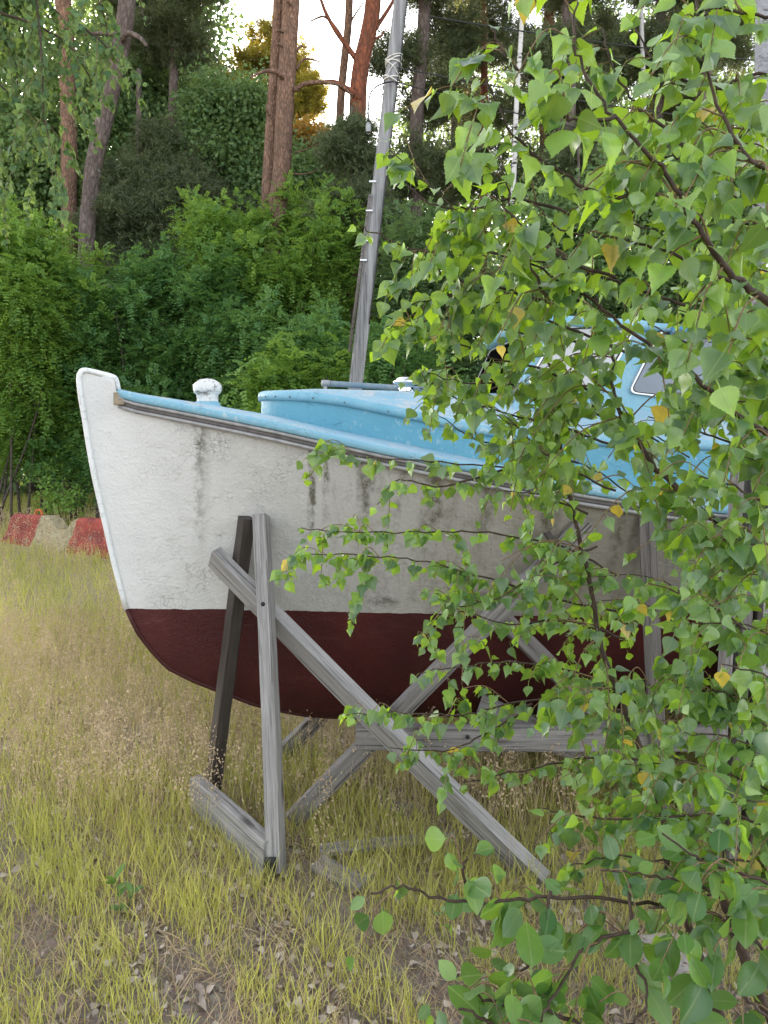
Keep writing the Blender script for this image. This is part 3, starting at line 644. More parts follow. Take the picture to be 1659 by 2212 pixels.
# right edge: timber posts and an old plank wall
pr = thing('timber_post', 'tall split grey timber post leaning beside the peeling plank wall', 'post', G(1530, 1900, 0))
for k, (t0, t1, w, mt) in enumerate((((1614, 668), (1540, 1790), .036, 'wood_mid'), ((1646, 652), (1580, 1800), .040, 'wood_brown'), ((1672, 680), (1610, 1830), .026, 'wood_dark'))):
    a = P(t0[0], t0[1], 3.05); b = P(t1[0], t1[1], 3.0); b = b + (b - a) * .12
    beam('post_board', b, a, w, .05, 80, M[mt], pr, pr.location, seed=30 + k)
plm = wood_mat('peeling_grey_planks', (0.10, 0.095, 0.09), (0.36, 0.35, 0.335), 16, True)
pw_ = thing('plank_wall', 'wall of pale peeling grey planks at the right edge behind the post', 'plank wall', P(1700, 1900, 3.4))
for k in range(9):
    z0 = .02 + k * .158
    a = Vector((1.60, 3.42 - .012 * k, z0 + .07)); b = Vector((3.6, 3.9 - .012 * k, z0 + .10))
    o = beam('plank', a, b, .035, .150, -7, plm, pw_, pw_.location, bev=.006, seed=40 + k)

# ------------------------------------------------------------------ concrete barrier
A_ = G(20, 1196, 0); B_ = G(292, 1224, 0); dirv = (B_ - A_).normalized(); Lb = (B_ - A_).length
bar = thing('concrete_barrier', 'low concrete road barrier painted red and dirty yellow with a broken top', 'road barrier', A_, math.atan2(dirv.y, dirv.x))
def bar_mat():
    t = NT('barrier_paint'); o = t.coord('Object'); x, y, z = t.xyz(o); n = t.noise(o, 5, 6, .7); n2 = t.noise(o, 16, 6, .7)
    xx = t.math('ADD', t.math('ADD', x, t.math('MULTIPLY', t.math('SUBTRACT', n, .5), .12)), t.math('MULTIPLY', z, -0.18))
    red = t.ramp(n, [(.35, (.17, .045, .042)), (.6, (.36, .075, .055))]); yel = t.ramp(n2, [(.35, (.20, .16, .10)), (.6, (.40, .35, .22))])
    f = t.math('GREATER_THAN', t.math('ABSOLUTE', t.math('SUBTRACT', xx, 1.20)), .42)
    col = t.mix(f, yel, red); col = t.mix(t.rng(n2, .60, .68), col, (.24, .23, .22)); t.bump(n2, .7, .02); return t.fin(col, .9)
xs = np.linspace(0, Lb, 40); secy = [(-.30, 0), (-.26, .12), (-.14, .40), (-.11, .62), (-.07, .66), (.07, .66), (.11, .62), (.14, .40), (.26, .12), (.30, 0)]
v = []; r_ = np.random.default_rng(8)
for x in xs:
    notch = .20 * math.exp(-((x - 1.40) / .22) ** 4) if .8 < x < 2 else 0
    ez = min(x, Lb - x); inset = .17 * max(0, 1 - x / .001) if False else 0
    for y, z in secy:
        zz = min(z, .665 - notch * (1 if abs(y) < .5 else .5)) + r_.normal(0, .004)
        shift = (z / .66) * .20 if x < .02 else 0
        v.append((x + max(0, (z / .66) * .22 * (1 - x / .9)) * 1.0, y + r_.normal(0, .004), zz))
ns = len(secy); f = [(i * ns + k, (i + 1) * ns + k, (i + 1) * ns + k + 1, i * ns + k + 1) for i in range(39) for k in range(ns - 1)] + [tuple(range(ns)), tuple(reversed(range(39 * ns, 40 * ns)))]
mesh('barrier_body', v, f, bar_mat(), False, bar)
q = MB(); q.tube(smooth_path([(.66, 0, .62), (.66, 0, .70), (.70, 0, .735), (.76, 0, .735), (.80, 0, .70), (.80, 0, .62)], 4), .018, 8); q.build('lifting_loop', M['orange'], bar, True)

# ------------------------------------------------------------------ utility pole and wires
pole = thing('utility_pole', 'leaning grey wooden utility pole with white rope ties and a cable', 'utility pole', P(722, 1252, 10))
def pl(name, v, f, mat, sm=True): o = mesh(name, v, f, mat, sm, pole); o.location = -pole.location; return o
def polew(py, dx=0.0, dd=0.0): return P(866 - .1175 * py + dx, py, 10 + dd)
pts = [polew(y) for y in (1256, 900, 500, 100, -300, -900)]
zmat = NT('pole_wood'); c = zmat.coord('Object', (9, 9, .35)); n1 = zmat.noise(c, 1.5, 7, .7, .3); n2 = zmat.noise(zmat.coord('Object', (40, 40, 1.2)), 1, 4, .6)
ff_ = zmat.math('ADD', zmat.math('MULTIPLY', n1, .6), zmat.math('MULTIPLY', n2, .4)); zmat.bump(ff_, .9, .02)
zmat.fin(zmat.ramp(ff_, [(.34, (.07, .07, .072)), (.45, (.20, .20, .205)), (.62, (.36, .36, .365))]), .85)
v, f = tube_geo(smooth_path(pts, 4), [.092, .088], 16); pl('pole_shaft', v, f, zmat.m)
v, f = tube_geo(smooth_path([polew(y, 14, -.06) for y in (700, 300, -100)], 4), .008, 6); pl('cable', v, f, M['cable'])
v, f = tube_geo([polew(760, -22, -.05), polew(420, -17, -.08)], .022, 6); pl('cable_cover', v, f, M['wood_brown'])
for y in (392, 455, 520, 562):
    q = MB(); q.box(polew(y, -15, -.10), (.09, .02, .022), None, .003); o = q.build('clip', M['alu'], pole); o.location = -pole.location
q = MB()
for y, tl in ((124, 6), (134, 10), (138, -4), (172, 5), (176, -8)):
    cc = polew(y); q.tube([(cc.x + .103 * math.cos(a), cc.y + .103 * math.sin(a), cc.z + .012 * math.sin(a + tl) + (.0006 * tl * math.cos(a) * 10)) for a in np.linspace(0, 2 * math.pi, 18)], .010, 5)
cc = polew(150); q.tube([(cc.x - .10, cc.y - .05, cc.z + .11), (cc.x, cc.y - .11, cc.z), (cc.x + .09, cc.y - .05, cc.z - .12)], .006, 5); q.tube([(cc.x + .10, cc.y - .05, cc.z + .11), (cc.x, cc.y - .112, cc.z), (cc.x - .09, cc.y - .05, cc.z - .12)], .006, 5)
o = q.build('rope_tie', M['rope'], pole); o.location = -pole.location
v, f = tube_geo(smooth_path([P(795, 262, 9.9), P(797, 215, 9.9), P(806, 193, 9.88), P(828, 180, 9.88), P(850, 176, 9.85)], 5), .011, 6); pl('hanging_cable', v, f, M['cable'])
q = MB(); q.lathe([(.03, 0), (.034, .03), (.034, .09), (.02, .12)], P(796, 285, 9.9), 10); o = q.build('junction_box', M['galv'], pole); o.location = -pole.location
for lab, a, b, sag in (('upper thin wire crossing the forest right of the pole', (925, 35), (1700, 120), .12), ('middle thin wire running right from the pole ties', (858, 146), (1700, 250), .18), ('lowest dark wire leaving the pole below the rope ties', (852, 176), (1700, 330), .22)):
    p, q_ = P(*a, 9.9), P(*b, 11); p2 = p + (q_ - p) * 1.6
    v, f = tube_geo([p + (p2 - p) * t - Vector((0, 0, sag * 4 * t * (1 - t))) for t in np.linspace(0, 1, 20)], .009, 5); tag(mesh('overhead_wire', v, f, M['cable']), lab, 'wire', 'wires from the utility pole')
gp = thing('pale_pole', 'pale grey upright pole behind the birch leaves at the top right edge', 'pole', G(1626, 1330, 0)); 
dpt = (H) * F / (1330 - HY); v, f = tube_geo([P(1622, 1335, dpt), P(1640, 560, dpt), P(1652, -300, dpt)], [.075, .07], 14); o = mesh('pole_shaft', v, f, M['pole'], True, gp); o.location = -gp.location

# ------------------------------------------------------------------ trees of the forest
DIA = [(0, 0, 0), (.45, .36, .05), (1, 0, 0), (.45, -.36, .05)]; DIAF = [(0, 1, 2, 3)]
NEE = [(0, -.075, 0), (0, .075, 0), (1, 0, 0)]; NEEF = [(0, 1, 2)]
def blobs_pts(n, blobs, shell=.55):
    """points in a union of ellipsoids, weighted to the outside; gaps come from clumping"""
    w = np.array([b[3] * b[4] * b[5] for b in blobs]) ** .72; idx = rng.choice(len(blobs), n, p=w / w.sum()); B = np.array(blobs)[idx]
    d = rdir(n); r = rng.uniform(shell, 1, n) ** .6 * rng.uniform(.85, 1.08, n)
    return B[:, :3] + d * r[:, None] * B[:, 3:6], d
def lumpy(blobs, k=9, shoots=0):
    out = []
    for b in blobs:
        for _ in range(k):
            d = rdir(1)[0] * rng.uniform(.2, 1.15) ** .7; r_ = rng.uniform(.16, .46, 3); out.append((b[0] + d[0] * b[3] * .8, b[1] + d[1] * b[4] * .8, b[2] + d[2] * b[5] * .85, b[3] * r_[0], b[4] * r_[1], b[5] * r_[2]))
        out.append((b[0], b[1], b[2], b[3] * .55, b[4] * .55, b[5] * .55))
        for _ in range(shoots):
            d = rdir(1)[0]; d[2] = abs(d[2]) * .8 + .3; s_ = rng.uniform(.75, 1.15); out.append((b[0] + d[0] * b[3] * s_, b[1] + d[1] * b[4] * s_, b[2] + d[2] * b[5] * s_, .13 * rng.uniform(.7, 1.5), .13, .34 * rng.uniform(.6, 1.5)))
    return out
def broad_crown(name, blobs, nclump, per, lsize, spread, mat, parent, frond=False):
    if name != 'distant_wood': blobs = lumpy(blobs, 13, 9 if frond else 3)
    c, d = blobs_pts(nclump, blobs)
    ct = rng.uniform(0, 1, nclump)
    if frond:
        fd = norm(d * .8 + rng.normal(0, .6, (nclump, 3)) + np.array([0, 0, .15])); k = per; t = np.tile(np.linspace(.15, 1, k // 2).repeat(2), nclump)[:nclump * (k // 2) * 2]
        kk = (k // 2) * 2; ci = np.repeat(np.arange(nclump), kk); sidev = norm(np.cross(fd, rdir(nclump) * .5 + np.array([0, 0, 1])))[ci]
        sgn = np.tile([1, -1], nclump * kk // 2); base = c[ci] + fd[ci] * (t * spread)[:, None] + np.array([0, 0, -1]) * (t ** 2 * spread * .35)[:, None]
        ax = norm(sidev * sgn[:, None] + fd[ci] * .55 + rng.normal(0, .15, (len(ci), 3))); nr = norm(np.cross(fd[ci], sidev) + rng.normal(0, .3, (len(ci), 3)))
        N = len(ci); sz = lsize * rng.uniform(.75, 1.2, N) * (1.1 - .4 * t)
    else:
        N = nclump * per; ci = np.repeat(np.arange(nclump), per); base = c[ci] + rng.normal(0, spread, (N, 3)) * np.array([1, 1, .7])
        ax = norm(rng.normal(0, .7, (N, 3)) + np.array([0, 0, -.7]) + d[ci] * .5); nr = norm(rng.normal(0, .6, (N, 3)) + d[ci] * .4 + np.array([0, -.3, .5])); sz = lsize * rng.uniform(.6, 1.25, N)
    tint = np.clip(ct[ci] * .6 + rng.uniform(0, .4, N), 0, 1) * .9
    return scatter(name, DIA, DIAF, frames(ax, nr), base, sz, tint, mat, parent)
def needle_crown(name, blobs, nclump, per, ln, spread, mat, parent, droop=0.0):
    blobs = lumpy(blobs, 7); c, d = blobs_pts(nclump, blobs, .35); N = nclump * per; ci = np.repeat(np.arange(nclump), per)
    bd = norm(d * np.array([1, 1, .3]) + rng.normal(0, .4, (nclump, 3)) + np.array([0, 0, .1 - droop])); t = rng.uniform(0, 1, N)
    base = c[ci] + bd[ci] * (t * spread)[:, None] + rng.normal(0, spread * .12, (N, 3)); ax = norm(rdir(N) + bd[ci] * .6 + np.array([0, 0, .1 - droop * .4]))
    ct = rng.uniform(0, 1, nclump); tint = np.clip(ct[ci] * .6 + rng.uniform(0, .4, N), 0, 1)
    return scatter(name, NEE, NEEF, frames(ax, rdir(N)), base, ln * rng.uniform(.6, 1.2, N), tint, mat, parent)

def trunk_of(pxs, d, wpx, mat, parent, name='trunk', n=12, extra=()):
    """trunk through photo pixels at depth d, run down to the ground and up beyond the frame"""
    top, bot = pxs[0], pxs[-1]; sl = (pxs[-1][0] - pxs[-2][0]) / max(1, (pxs[-1][1] - pxs[-2][1])) * .4
    gy_ = HY + F * (H - float(gz(0, d))) / d + 10; pts = [P(x, y, d) for x, y in pxs]
    if bot[1] < gy_ - 20: pts.append(P(bot[0] + sl * (gy_ - bot[1]), gy_, d))
    pth = smooth_path(pts, 5); rr = np.interp([p[2] for p in pth], [0, P(0, pxs[0][1], d).z + .01], [wpx[1] * d / F / 2 * 1.1, wpx[0] * d / F / 2])
    v, f = tube_geo(pth, list(rr), n); q = MB(); q.add(v, f)
    for ex in extra:
        e0 = smooth_path([P(x, y, d + dd) for x, y, dd in ex[0]], 5); v, f = tube_geo(e0, ex[1], 7); q.add(v, f)
    o = q.build(name, mat, parent, True); o.location = -parent.location; return o
def tree(name, label, cat, pxs, d, wpx, bark_, crown=None, extra=(), group='trees of the forest edge'):
    b = pxs[-1]; t = thing(name, label, cat, (P(b[0], 1000, d).x, d, float(gz(P(b[0], 1000, d).x, d))), 0, group)
    if pxs: trunk_of(pxs, d, wpx, M[bark_], t, extra=extra)
    if crown:
        kind, bl_, mt, nc, per, ls, sp = crown
        bb = []
        for (x, y, rx, ry, dd) in bl_:
            dp = d + dd; p = P(x, y, dp); bb.append((p.x, p.y, p.z, rx * dp / F, rx * dp / F * .9, ry * dp / F))
        o = needle_crown('crown', bb, nc, per, ls, sp, M[mt], t) if kind == 'n' else needle_crown('crown', bb, nc, per, ls, sp, M[mt], t, .5) if kind == 's' else broad_crown('crown', bb, nc, per, ls, sp, M[mt], t)
        o.location = -t.location
    return t
# twin-stemmed pine in the middle
tree('pine_tree', 'tall pine with orange-pink bark and two joined stems left of the utility pole', 'pine tree', [(650, -420), (634, -150), (629, 0), (622, 120), (614, 250), (608, 380), (598, 460), (588, 640)], 15, (34, 42), 'pine_bark',
     ('n', [(640, -520, 330, 130, 0), (560, -420, 200, 90, 1), (760, -440, 200, 90, -1)], 'needle', 700, 26, .13, .3),
     extra=[([(622, -300, .16), (603, -60, .16), (599, 60, .18), (592, 180, .18), (585, 290, .18), (579, 400, .16), (574, 520, .14)], [.09, .12, .14]),
            ([(614, 172, -.1), (600, 158, -.3), (582, 153, -.4), (560, 158, -.5), (540, 168, -.6)], [.055, .04, .012]),
            ([(636, 195, -.1), (660, 181, -.2), (700, 178, -.3), (735, 185, -.3), (760, 205, -.2)], [.05, .04, .02]),
            ([(640, 110, 0), (650, 100, 0), (662, 103, 0)], [.03, .012]), ([(612, 70, -.2), (603, 66, -.3), (592, 70, -.3)], [.03, .01]), ([(610, 100, -.2), (600, 95, -.3), (590, 98, -.3)], [.03, .01]),
            ([(628, 10, -.2), (620, 3, -.3), (614, -6, -.3)], [.03, .01]), ([(582, 250, -.1), (576, 235, -.2), (577, 222, -.2)], [.03, .01]),
            ([(640, 150, 0), (655, 128, 0), (680, 130, .1), (700, 140, .1)], [.03, .012]), ([(636, 330, 0), (665, 322, .1), (690, 310, .1)], [.02, .008]),
            ([(620, 375, -.1), (665, 375, -.2), (690, 362, -.2)], [.02, .008])])
tree('pine_tree', 'thick reddish pine with a curved trunk just left of the utility pole', 'pine tree', [(815, -420), (808, -150), (806, 0), (796, 70), (783, 125), (775, 180), (772, 250), (764, 330), (756, 430), (750, 600)], 15.6, (30, 42), 'red_bark',
     ('n', [(800, -480, 260, 110, 0), (900, -420, 200, 90, 1)], 'needle', 600, 26, .13, .3),
     extra=[([(776, 215, -.1), (762, 200, -.2), (742, 188, -.3), (720, 176, -.4), (690, 176, -.5)], [.085, .07, .05, .015]),
            ([(812, 60, 0), (826, 40, .1), (845, 10, .1), (860, -20, .1)], [.05, .03]), ([(768, 125, 0), (750, 100, .1), (728, 70, .1), (705, 30, .2), (690, -10, .2)], [.06, .05, .03]),
            ([(806, 85, 0), (822, 78, .1), (836, 60, .1)], [.03, .01])])
tree('pine_tree', 'slender orange pine standing between the two thick pines', 'pine tree', [(765, -400), (757, -100), (753, 40), (745, 120), (738, 190), (734, 260), (728, 420)], 19, (15, 19), 'pine_bark',
     ('n', [(740, -420, 180, 100, 0)], 'needle', 350, 24, .14, .32), extra=[([(745, 95, 0), (725, 60, 0), (700, 36, 0), (670, 46, 0)], [.05, .02]), ([(750, 60, 0), (768, 30, 0), (785, 5, 0)], [.03, .015])])
tree('pine_tree', 'grey-barked pine with a bare bent limb at upper left', 'pine tree', [(282, -400), (277, -100), (272, 30), (255, 130), (228, 250), (204, 350), (196, 420), (186, 560)], 16.5, (38, 30), 'grey_bark',
     ('n', [(250, -330, 260, 110, 0), (340, -250, 160, 90, -1)], 'needle', 500, 26, .13, .3),
     extra=[([(262, 85, -.2), (275, 72, -.3), (300, 80, -.4), (318, 100, -.5)], [.07, .06, .03]), ([(262, 76, -.1), (220, 72, -.2), (180, 74, -.3), (148, 72, -.3)], [.05, .04, .02]), ([(250, 90, -.2), (240, 98, -.3), (232, 104, -.3)], [.05, .02])])
tree('pine_tree', 'brownish pine with a cut stub at the top left behind the hanging birch', 'pine tree', [(134, -300), (134, -80), (136, 0), (142, 80), (148, 250), (150, 500)], 17.5, (34, 30), 'pine_bark',
     ('n', [(120, -330, 220, 100, 0)], 'needle', 400, 24, .14, .32), extra=[([(138, 70, -.2), (158, 50, -.3), (172, 40, -.3), (176, 22, -.3)], [.05, .03, .01])])
tree('broadleaf_tree', 'green broadleaf tree filling the far left of the forest', 'tree', [(60, 100), (70, 300), (70, 620)], 20, (14, 22), 'grey_bark',
     ('b', [(20, 60, 180, 150, 0), (60, 280, 200, 150, -1), (150, 380, 120, 130, -1), (40, 430, 160, 120, -1), (-160, 250, 200, 300, 0)], 'tree_leaf', 3400, 16, .13, .26))
tree('broadleaf_tree', 'mid green leafy tree behind the bent pine limb', 'tree', [(330, 40), (335, 250), (340, 620)], 21, (14, 20), 'grey_bark',
     ('b', [(330, 200, 150, 100, 0), (420, 300, 110, 110, 0), (270, 330, 120, 110, -1), (220, 170, 90, 110, 1), (520, 320, 90, 120, 1)], 'tree_leaf', 3000, 16, .125, .26))
tree('pine_tree', 'pine with a broad needle crown hanging into the sky gap at the top', 'pine tree', [(400, -300), (390, -100), (378, 100), (372, 300), (370, 600)], 19, (16, 24), 'grey_bark',
     ('n', [(385, 20, 75, 70, 0), (330, 90, 90, 60, 0), (420, 110, 55, 60, 0), (360, -60, 150, 60, 0), (440, -25, 85, 28, 0), (300, 20, 90, 70, 1)], 'needle', 2600, 26, .14, .32))
tree('spruce_tree', 'dark dense spruce in the shade between the left pines', 'spruce tree', [(300, 150), (300, 400), (300, 700)], 17.5, (10, 22), 'grey_bark',
     ('s', [(310, 400, 150, 130, 0), (400, 430, 120, 130, 0), (250, 470, 110, 110, 0), (340, 540, 170, 90, 0), (460, 480, 90, 120, 0)], 'spruce', 5200, 26, .13, .34))
tree('pine_tree', 'young pine with low golden sunlight coloured into its crown', 'pine tree', [(590, 120), (590, 300), (590, 620)], 29, (6, 12), 'pine_bark',
     ('n', [(580, 80, 38, 34, 0), (560, 140, 60, 45, 0), (520, 200, 62, 50, 0), (620, 150, 60, 55, 0), (600, 230, 110, 60, 0), (660, 220, 55, 60, 0), (560, 310, 120, 70, 0), (680, 320, 90, 70, 0), (500, 270, 50, 60, 0)], 'needle_sun_tint', 4200, 24, .26, .35))
tree('broadleaf_tree', 'green leafy tree below the golden pine crown', 'tree', [(470, 250), (468, 420), (466, 620)], 18.5, (5, 8), 'dead',
     ('b', [(470, 330, 90, 90, 0), (530, 250, 60, 60, 0), (540, 400, 90, 70, 0), (660, 400, 80, 90, 0), (440, 230, 50, 50, 0)], 'tree_leaf', 2300, 15, .11, .24))
tree('spruce_tree', 'small dark conifer around the foot of the curved reddish pine', 'spruce tree', [(760, 230), (760, 400), (760, 700)], 14.6, (5, 14), 'grey_bark',
     ('s', [(775, 275, 45, 45, 0), (735, 330, 55, 60, 0), (790, 350, 60, 80, 0), (760, 440, 90, 90, 0), (820, 470, 70, 90, 0)], 'spruce', 2800, 24, .11, .24))
RT = [(915, 17, 26, 'grey_bark', 'dark brown pine trunk right of the utility pole', [(925, -300), (918, 0), (908, 150), (900, 260), (896, 600)]),
      (1048, 20, 14, 'red_bark', 'thin red-brown pine trunk behind the upper birch leaves', [(1048, -300), (1046, 0), (1046, 300), (1044, 600)]),
      (1187, 18, 22, 'red_bark', 'orange-brown pine trunk at the top right of centre', [(1192, -300), (1188, 0), (1180, 150), (1176, 600)]),
      (1232, 15, 34, 'grey_bark', 'thick dark trunk in shade behind the top birch leaves', [(1236, -300), (1232, 0), (1226, 200), (1215, 600)]),
      (1420, 17, 20, 'grey_bark', 'dark slender trunk behind the right-hand birch leaves', [(1432, -300), (1428, 0), (1420, 300), (1412, 600)]),
      (1525, 16, 24, 'grey_bark', 'dark trunk beside the pale pole near the right edge', [(1530, -300), (1526, 0), (1520, 300), (1510, 600)]),
      (985, 22, 12, 'grey_bark', 'thin dark trunk right of the dark brown pine', [(992, -300), (988, 0), (980, 300), (975, 600)])]
for k, (x, d, w, bk_, lab, pp) in enumerate(RT):
    tree('pine_tree', lab, 'pine tree', pp, d, (w, w * 1.15), bk_, ('n', [(x, -40, 95, 80, 0), (x + 50, 80, 80, 70, 1), (x - 50, 120, 80, 60, 0), (x + 15, 240, 85, 75, 1), (x, 370, 95, 80, 0), (x + 60, -140, 130, 60, 0)], 'needle', 2500, 24, .16, .34))
tree('birch_tree', 'thin white birch trunk right of the wires behind the leaves', 'birch tree', [(1135, -200), (1130, 0), (1116, 220), (1110, 380), (1104, 480), (1100, 700)], 13.5, (9, 12), 'birch_bark')
tree('birch_tree', 'slim white birch trunk between dark pines at upper right', 'birch tree', [(1384, -200), (1386, 60), (1392, 250), (1388, 600)], 16, (9, 11), 'birch_bark')
tree('broadleaf_tree', 'leafy tree with green foliage behind the right-hand birch twigs', 'tree', [(1250, 300), (1250, 450), (1250, 800)], 13.5, (5, 10), 'grey_bark',
     ('b', [(1230, 480, 150, 110, 0), (1400, 430, 150, 140, 0), (1550, 500, 140, 170, 0), (1330, 620, 200, 110, 0), (1100, 640, 130, 120, 0)], 'tree_leaf', 3000, 16, .085, .2))
tree('broadleaf_tree', 'small tree with orange sunlight coloured into its leaves low between the twin pine and the curved pine', 'tree', [(655, 260), (655, 420), (655, 620)], 25, (5, 8), 'grey_bark',
     ('b', [(650, 300, 42, 26, 0), (700, 305, 28, 20, 0), (560, 270, 22, 14, 0)], 'leaf_sun_tint', 520, 14, .13, .2))
# dark wood far behind: one mass
bb = []
for k in range(360):
    px = rng.uniform(-260, 1930) if k < 260 else rng.uniform(-260, 520); top = float(np.interp(px, [-260, 430, 520, 800, 900, 1000, 1930], [-160, -100, 330, 350, 150, 60, 30])); py = rng.uniform(top, 1020); d = rng.uniform(26, 38)
    p = P(px, py, d); bb.append((p.x, p.y, p.z, 1.7, 1.7, 1.5))
for k in range(80): p = P(rng.uniform(380, 1000), rng.uniform(390, 900), rng.uniform(21, 27)); bb.append((p.x, p.y, p.z, 1.3, 1.2, 1.1))
for k in range(30): p = P(rng.uniform(60, 300), rng.uniform(430, 900), rng.uniform(20, 25)); bb.append((p.x, p.y, p.z, 1.2, 1.2, 1.1))
for k in range(70): p = P(rng.uniform(-300, 1900), rng.uniform(860, 1030), rng.uniform(19, 24)); bb.append((p.x, p.y, p.z, 1.6, 1.2, 1.2))
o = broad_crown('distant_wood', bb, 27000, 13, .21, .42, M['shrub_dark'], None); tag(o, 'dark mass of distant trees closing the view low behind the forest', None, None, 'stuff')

# ------------------------------------------------------------------ shrubs in front of the forest
SH = [('bright', 'tall bright green shrub at the left edge of the clearing', 14.0, [(30, 560, 110, 90), (-60, 700, 150, 190), (70, 720, 120, 160), (30, 900, 150, 170)]),
      ('bright', 'bright feathery shrub left of centre above the bow', 14.6, [(140, 620, 75, 80), (130, 760, 110, 150), (150, 900, 110, 150)]),
      ('mid', 'dark green shrub behind the boat stem', 14.0, [(230, 700, 75, 100), (250, 860, 110, 150), (180, 980, 110, 90), (330, 950, 110, 110)]),
      ('mid', 'bluish green feathery shrub above the mooring post', 14.8, [(300, 660, 80, 80), (370, 640, 80, 85), (400, 800, 130, 150), (330, 880, 100, 130)]),
      ('mid', 'rounded green shrub on the far side of the white mooring post', 14.2, [(480, 690, 110, 110), (520, 840, 130, 150), (450, 930, 120, 110)]),
      ('bright', 'light green shrub growing under the golden pine', 15.0, [(440, 520, 70, 55), (520, 510, 90, 55), (600, 520, 100, 70), (500, 610, 120, 80)]),
      ('bright', 'spreading light green shrub at the foot of the twin pine', 14.6, [(660, 500, 85, 60), (720, 540, 70, 80), (640, 620, 120, 90), (560, 700, 110, 90), (700, 700, 100, 110)]),
      ('mid', 'deep green shrub left of the foot of the utility pole', 12.4, [(640, 780, 100, 90), (730, 820, 90, 90), (700, 920, 130, 90)]),
      ('bright', 'low yellow-green bush just above the cabin roof', 11.5, [(570, 860, 75, 70), (660, 850, 85, 65), (740, 845, 75, 55), (620, 950, 130, 80)]),
      ('mid', 'leafy bush right of the utility pole foot', 11.0, [(830, 810, 70, 60), (880, 800, 60, 60), (860, 900, 120, 90)]),
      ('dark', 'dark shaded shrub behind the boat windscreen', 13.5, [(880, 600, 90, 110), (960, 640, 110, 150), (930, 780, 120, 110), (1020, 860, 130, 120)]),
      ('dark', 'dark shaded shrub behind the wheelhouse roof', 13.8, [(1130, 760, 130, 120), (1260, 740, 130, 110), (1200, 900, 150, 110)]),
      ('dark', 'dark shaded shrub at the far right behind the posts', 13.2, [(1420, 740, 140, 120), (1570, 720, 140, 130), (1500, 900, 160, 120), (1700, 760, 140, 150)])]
for kind, lab, d, bl_ in SH:
    x0 = np.mean([b[0] for b in bl_]); gzv = float(gz(P(x0, 900, d).x, d)); t = thing('leafy_shrub', lab, 'shrub', (P(x0, 900, d).x, d, gzv), 0, 'shrubs along the forest edge')
    bb = [(P(x, y, d + dd).x, d + dd, P(x, y, d + dd).z, rx * d / F, rx * d / F, ry * d / F) for (x, y, rx, ry), dd in zip(bl_, rng.uniform(-.4, .5, len(bl_)))]
    area = sum(b[3] * b[5] for b in bb)
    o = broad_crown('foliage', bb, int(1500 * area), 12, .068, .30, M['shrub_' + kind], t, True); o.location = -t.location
    q = MB()
    for b in bb:
        for _ in range(2):
            tt = Vector((b[0] + rng.uniform(-.5, .5) * b[3], b[1] + rng.uniform(-.3, .3), b[2] + b[5] * .5)); bs = Vector((P(x0, 900, d).x + rng.normal(0, .3), d + rng.normal(0, .2), gzv - .05))
            q.tube(smooth_path([bs, bs.lerp(tt, .5) + Vector((rng.normal(0, .15), 0, .1)), tt], 4), [.028, .008], 5)
    s_ = q.build('stem', M['dead'], t, True); s_.location = -t.location
t = thing('birch_sapling', 'small yellow-green sapling standing just behind the broken barrier', 'sapling', G(125, 1185, .0) + Vector((0, .5, 0)))
d = t.location.y; bb = [(P(x, y, d).x, d, P(x, y, d).z, rx * d / F, rx * d / F, ry * d / F) for x, y, rx, ry in ((105, 1060, 16, 32), (120, 1090, 32, 24), (150, 1088, 26, 22))]
o = broad_crown('foliage', bb, 90, 9, .07, .10, M['shrub_bright'], t); o.location = -t.location
q = MB(); q.tube([t.location, Vector(bb[0][:3]) + Vector((0, 0, .2))], [.015, .005], 5); o = q.build('stem', M['twig'], t); o.location = -t.location

# ------------------------------------------------------------------ birch and sallow near the camera
def leaf_template(edge, fold=.25, bend=.35, pet=.42, wob=0.0):
    xs_ = [e[0] for e in edge]; v = []; uv = []
    for i, (x, w) in enumerate(edge):
        zc = -bend * (x ** 2) * .5; dz = fold * w; wv = wob * math.sin(x * 9)
        v += [(x, 0, zc), (x, w, zc + dz + wv * w), (x, -w, zc + dz - wv * w)]; uv += [(x, 0), (x, w), (x, -w)]
    f = []
    for i in range(len(edge) - 1):
        a, b = 3 * i, 3 * (i + 1); f += [(a, b, b + 1, a + 1), (a, a + 2, b + 2, b)]
    n = len(v)   # petiole: two crossing strips
    for (x, z) in ((-pet, .06), (-pet * .5, .03), (0, 0)):
        for a, b in ((.022, 0), (-.022, 0), (0, .022), (0, -.022)): v.append((x, a, z + b)); uv.append((0.5, 0.0))
    for i in range(2):
        a = n + 4 * i; f += [(a, a + 1, a + 5, a + 4), (a + 2, a + 3, a + 7, a + 6)]
    return v, f, uv
BE = [(0, .02), (.02, .17), (.06, .31), (.09, .30), (.15, .42), (.175, .395), (.24, .455), (.27, .415), (.34, .44), (.37, .39), (.44, .38), (.47, .325), (.55, .305), (.58, .245), (.66, .22), (.69, .165), (.78, .135), (.83, .08), (.92, .04), (1.0, .004)]
SE = [(0, .01), (.05, .12), (.12, .21), (.20, .275), (.30, .325), (.42, .35), (.54, .34), (.66, .30), (.77, .24), (.87, .15), (.94, .08), (1.0, .01)]
BT = [leaf_template(BE, fo, be, pe, wo_) for fo, be, pe, wo_ in ((.15, .25, .42, .0), (.35, .45, .38, .1), (.02, -.25, .45, .12), (.22, .7, .40, -.12), (.62, .4, .35, .05))]
ST = [leaf_template(SE, fo, be, .16, wo_) for fo, be, wo_ in ((.2, .3, 0), (.45, .6, .05), (.05, -.3, .08))]
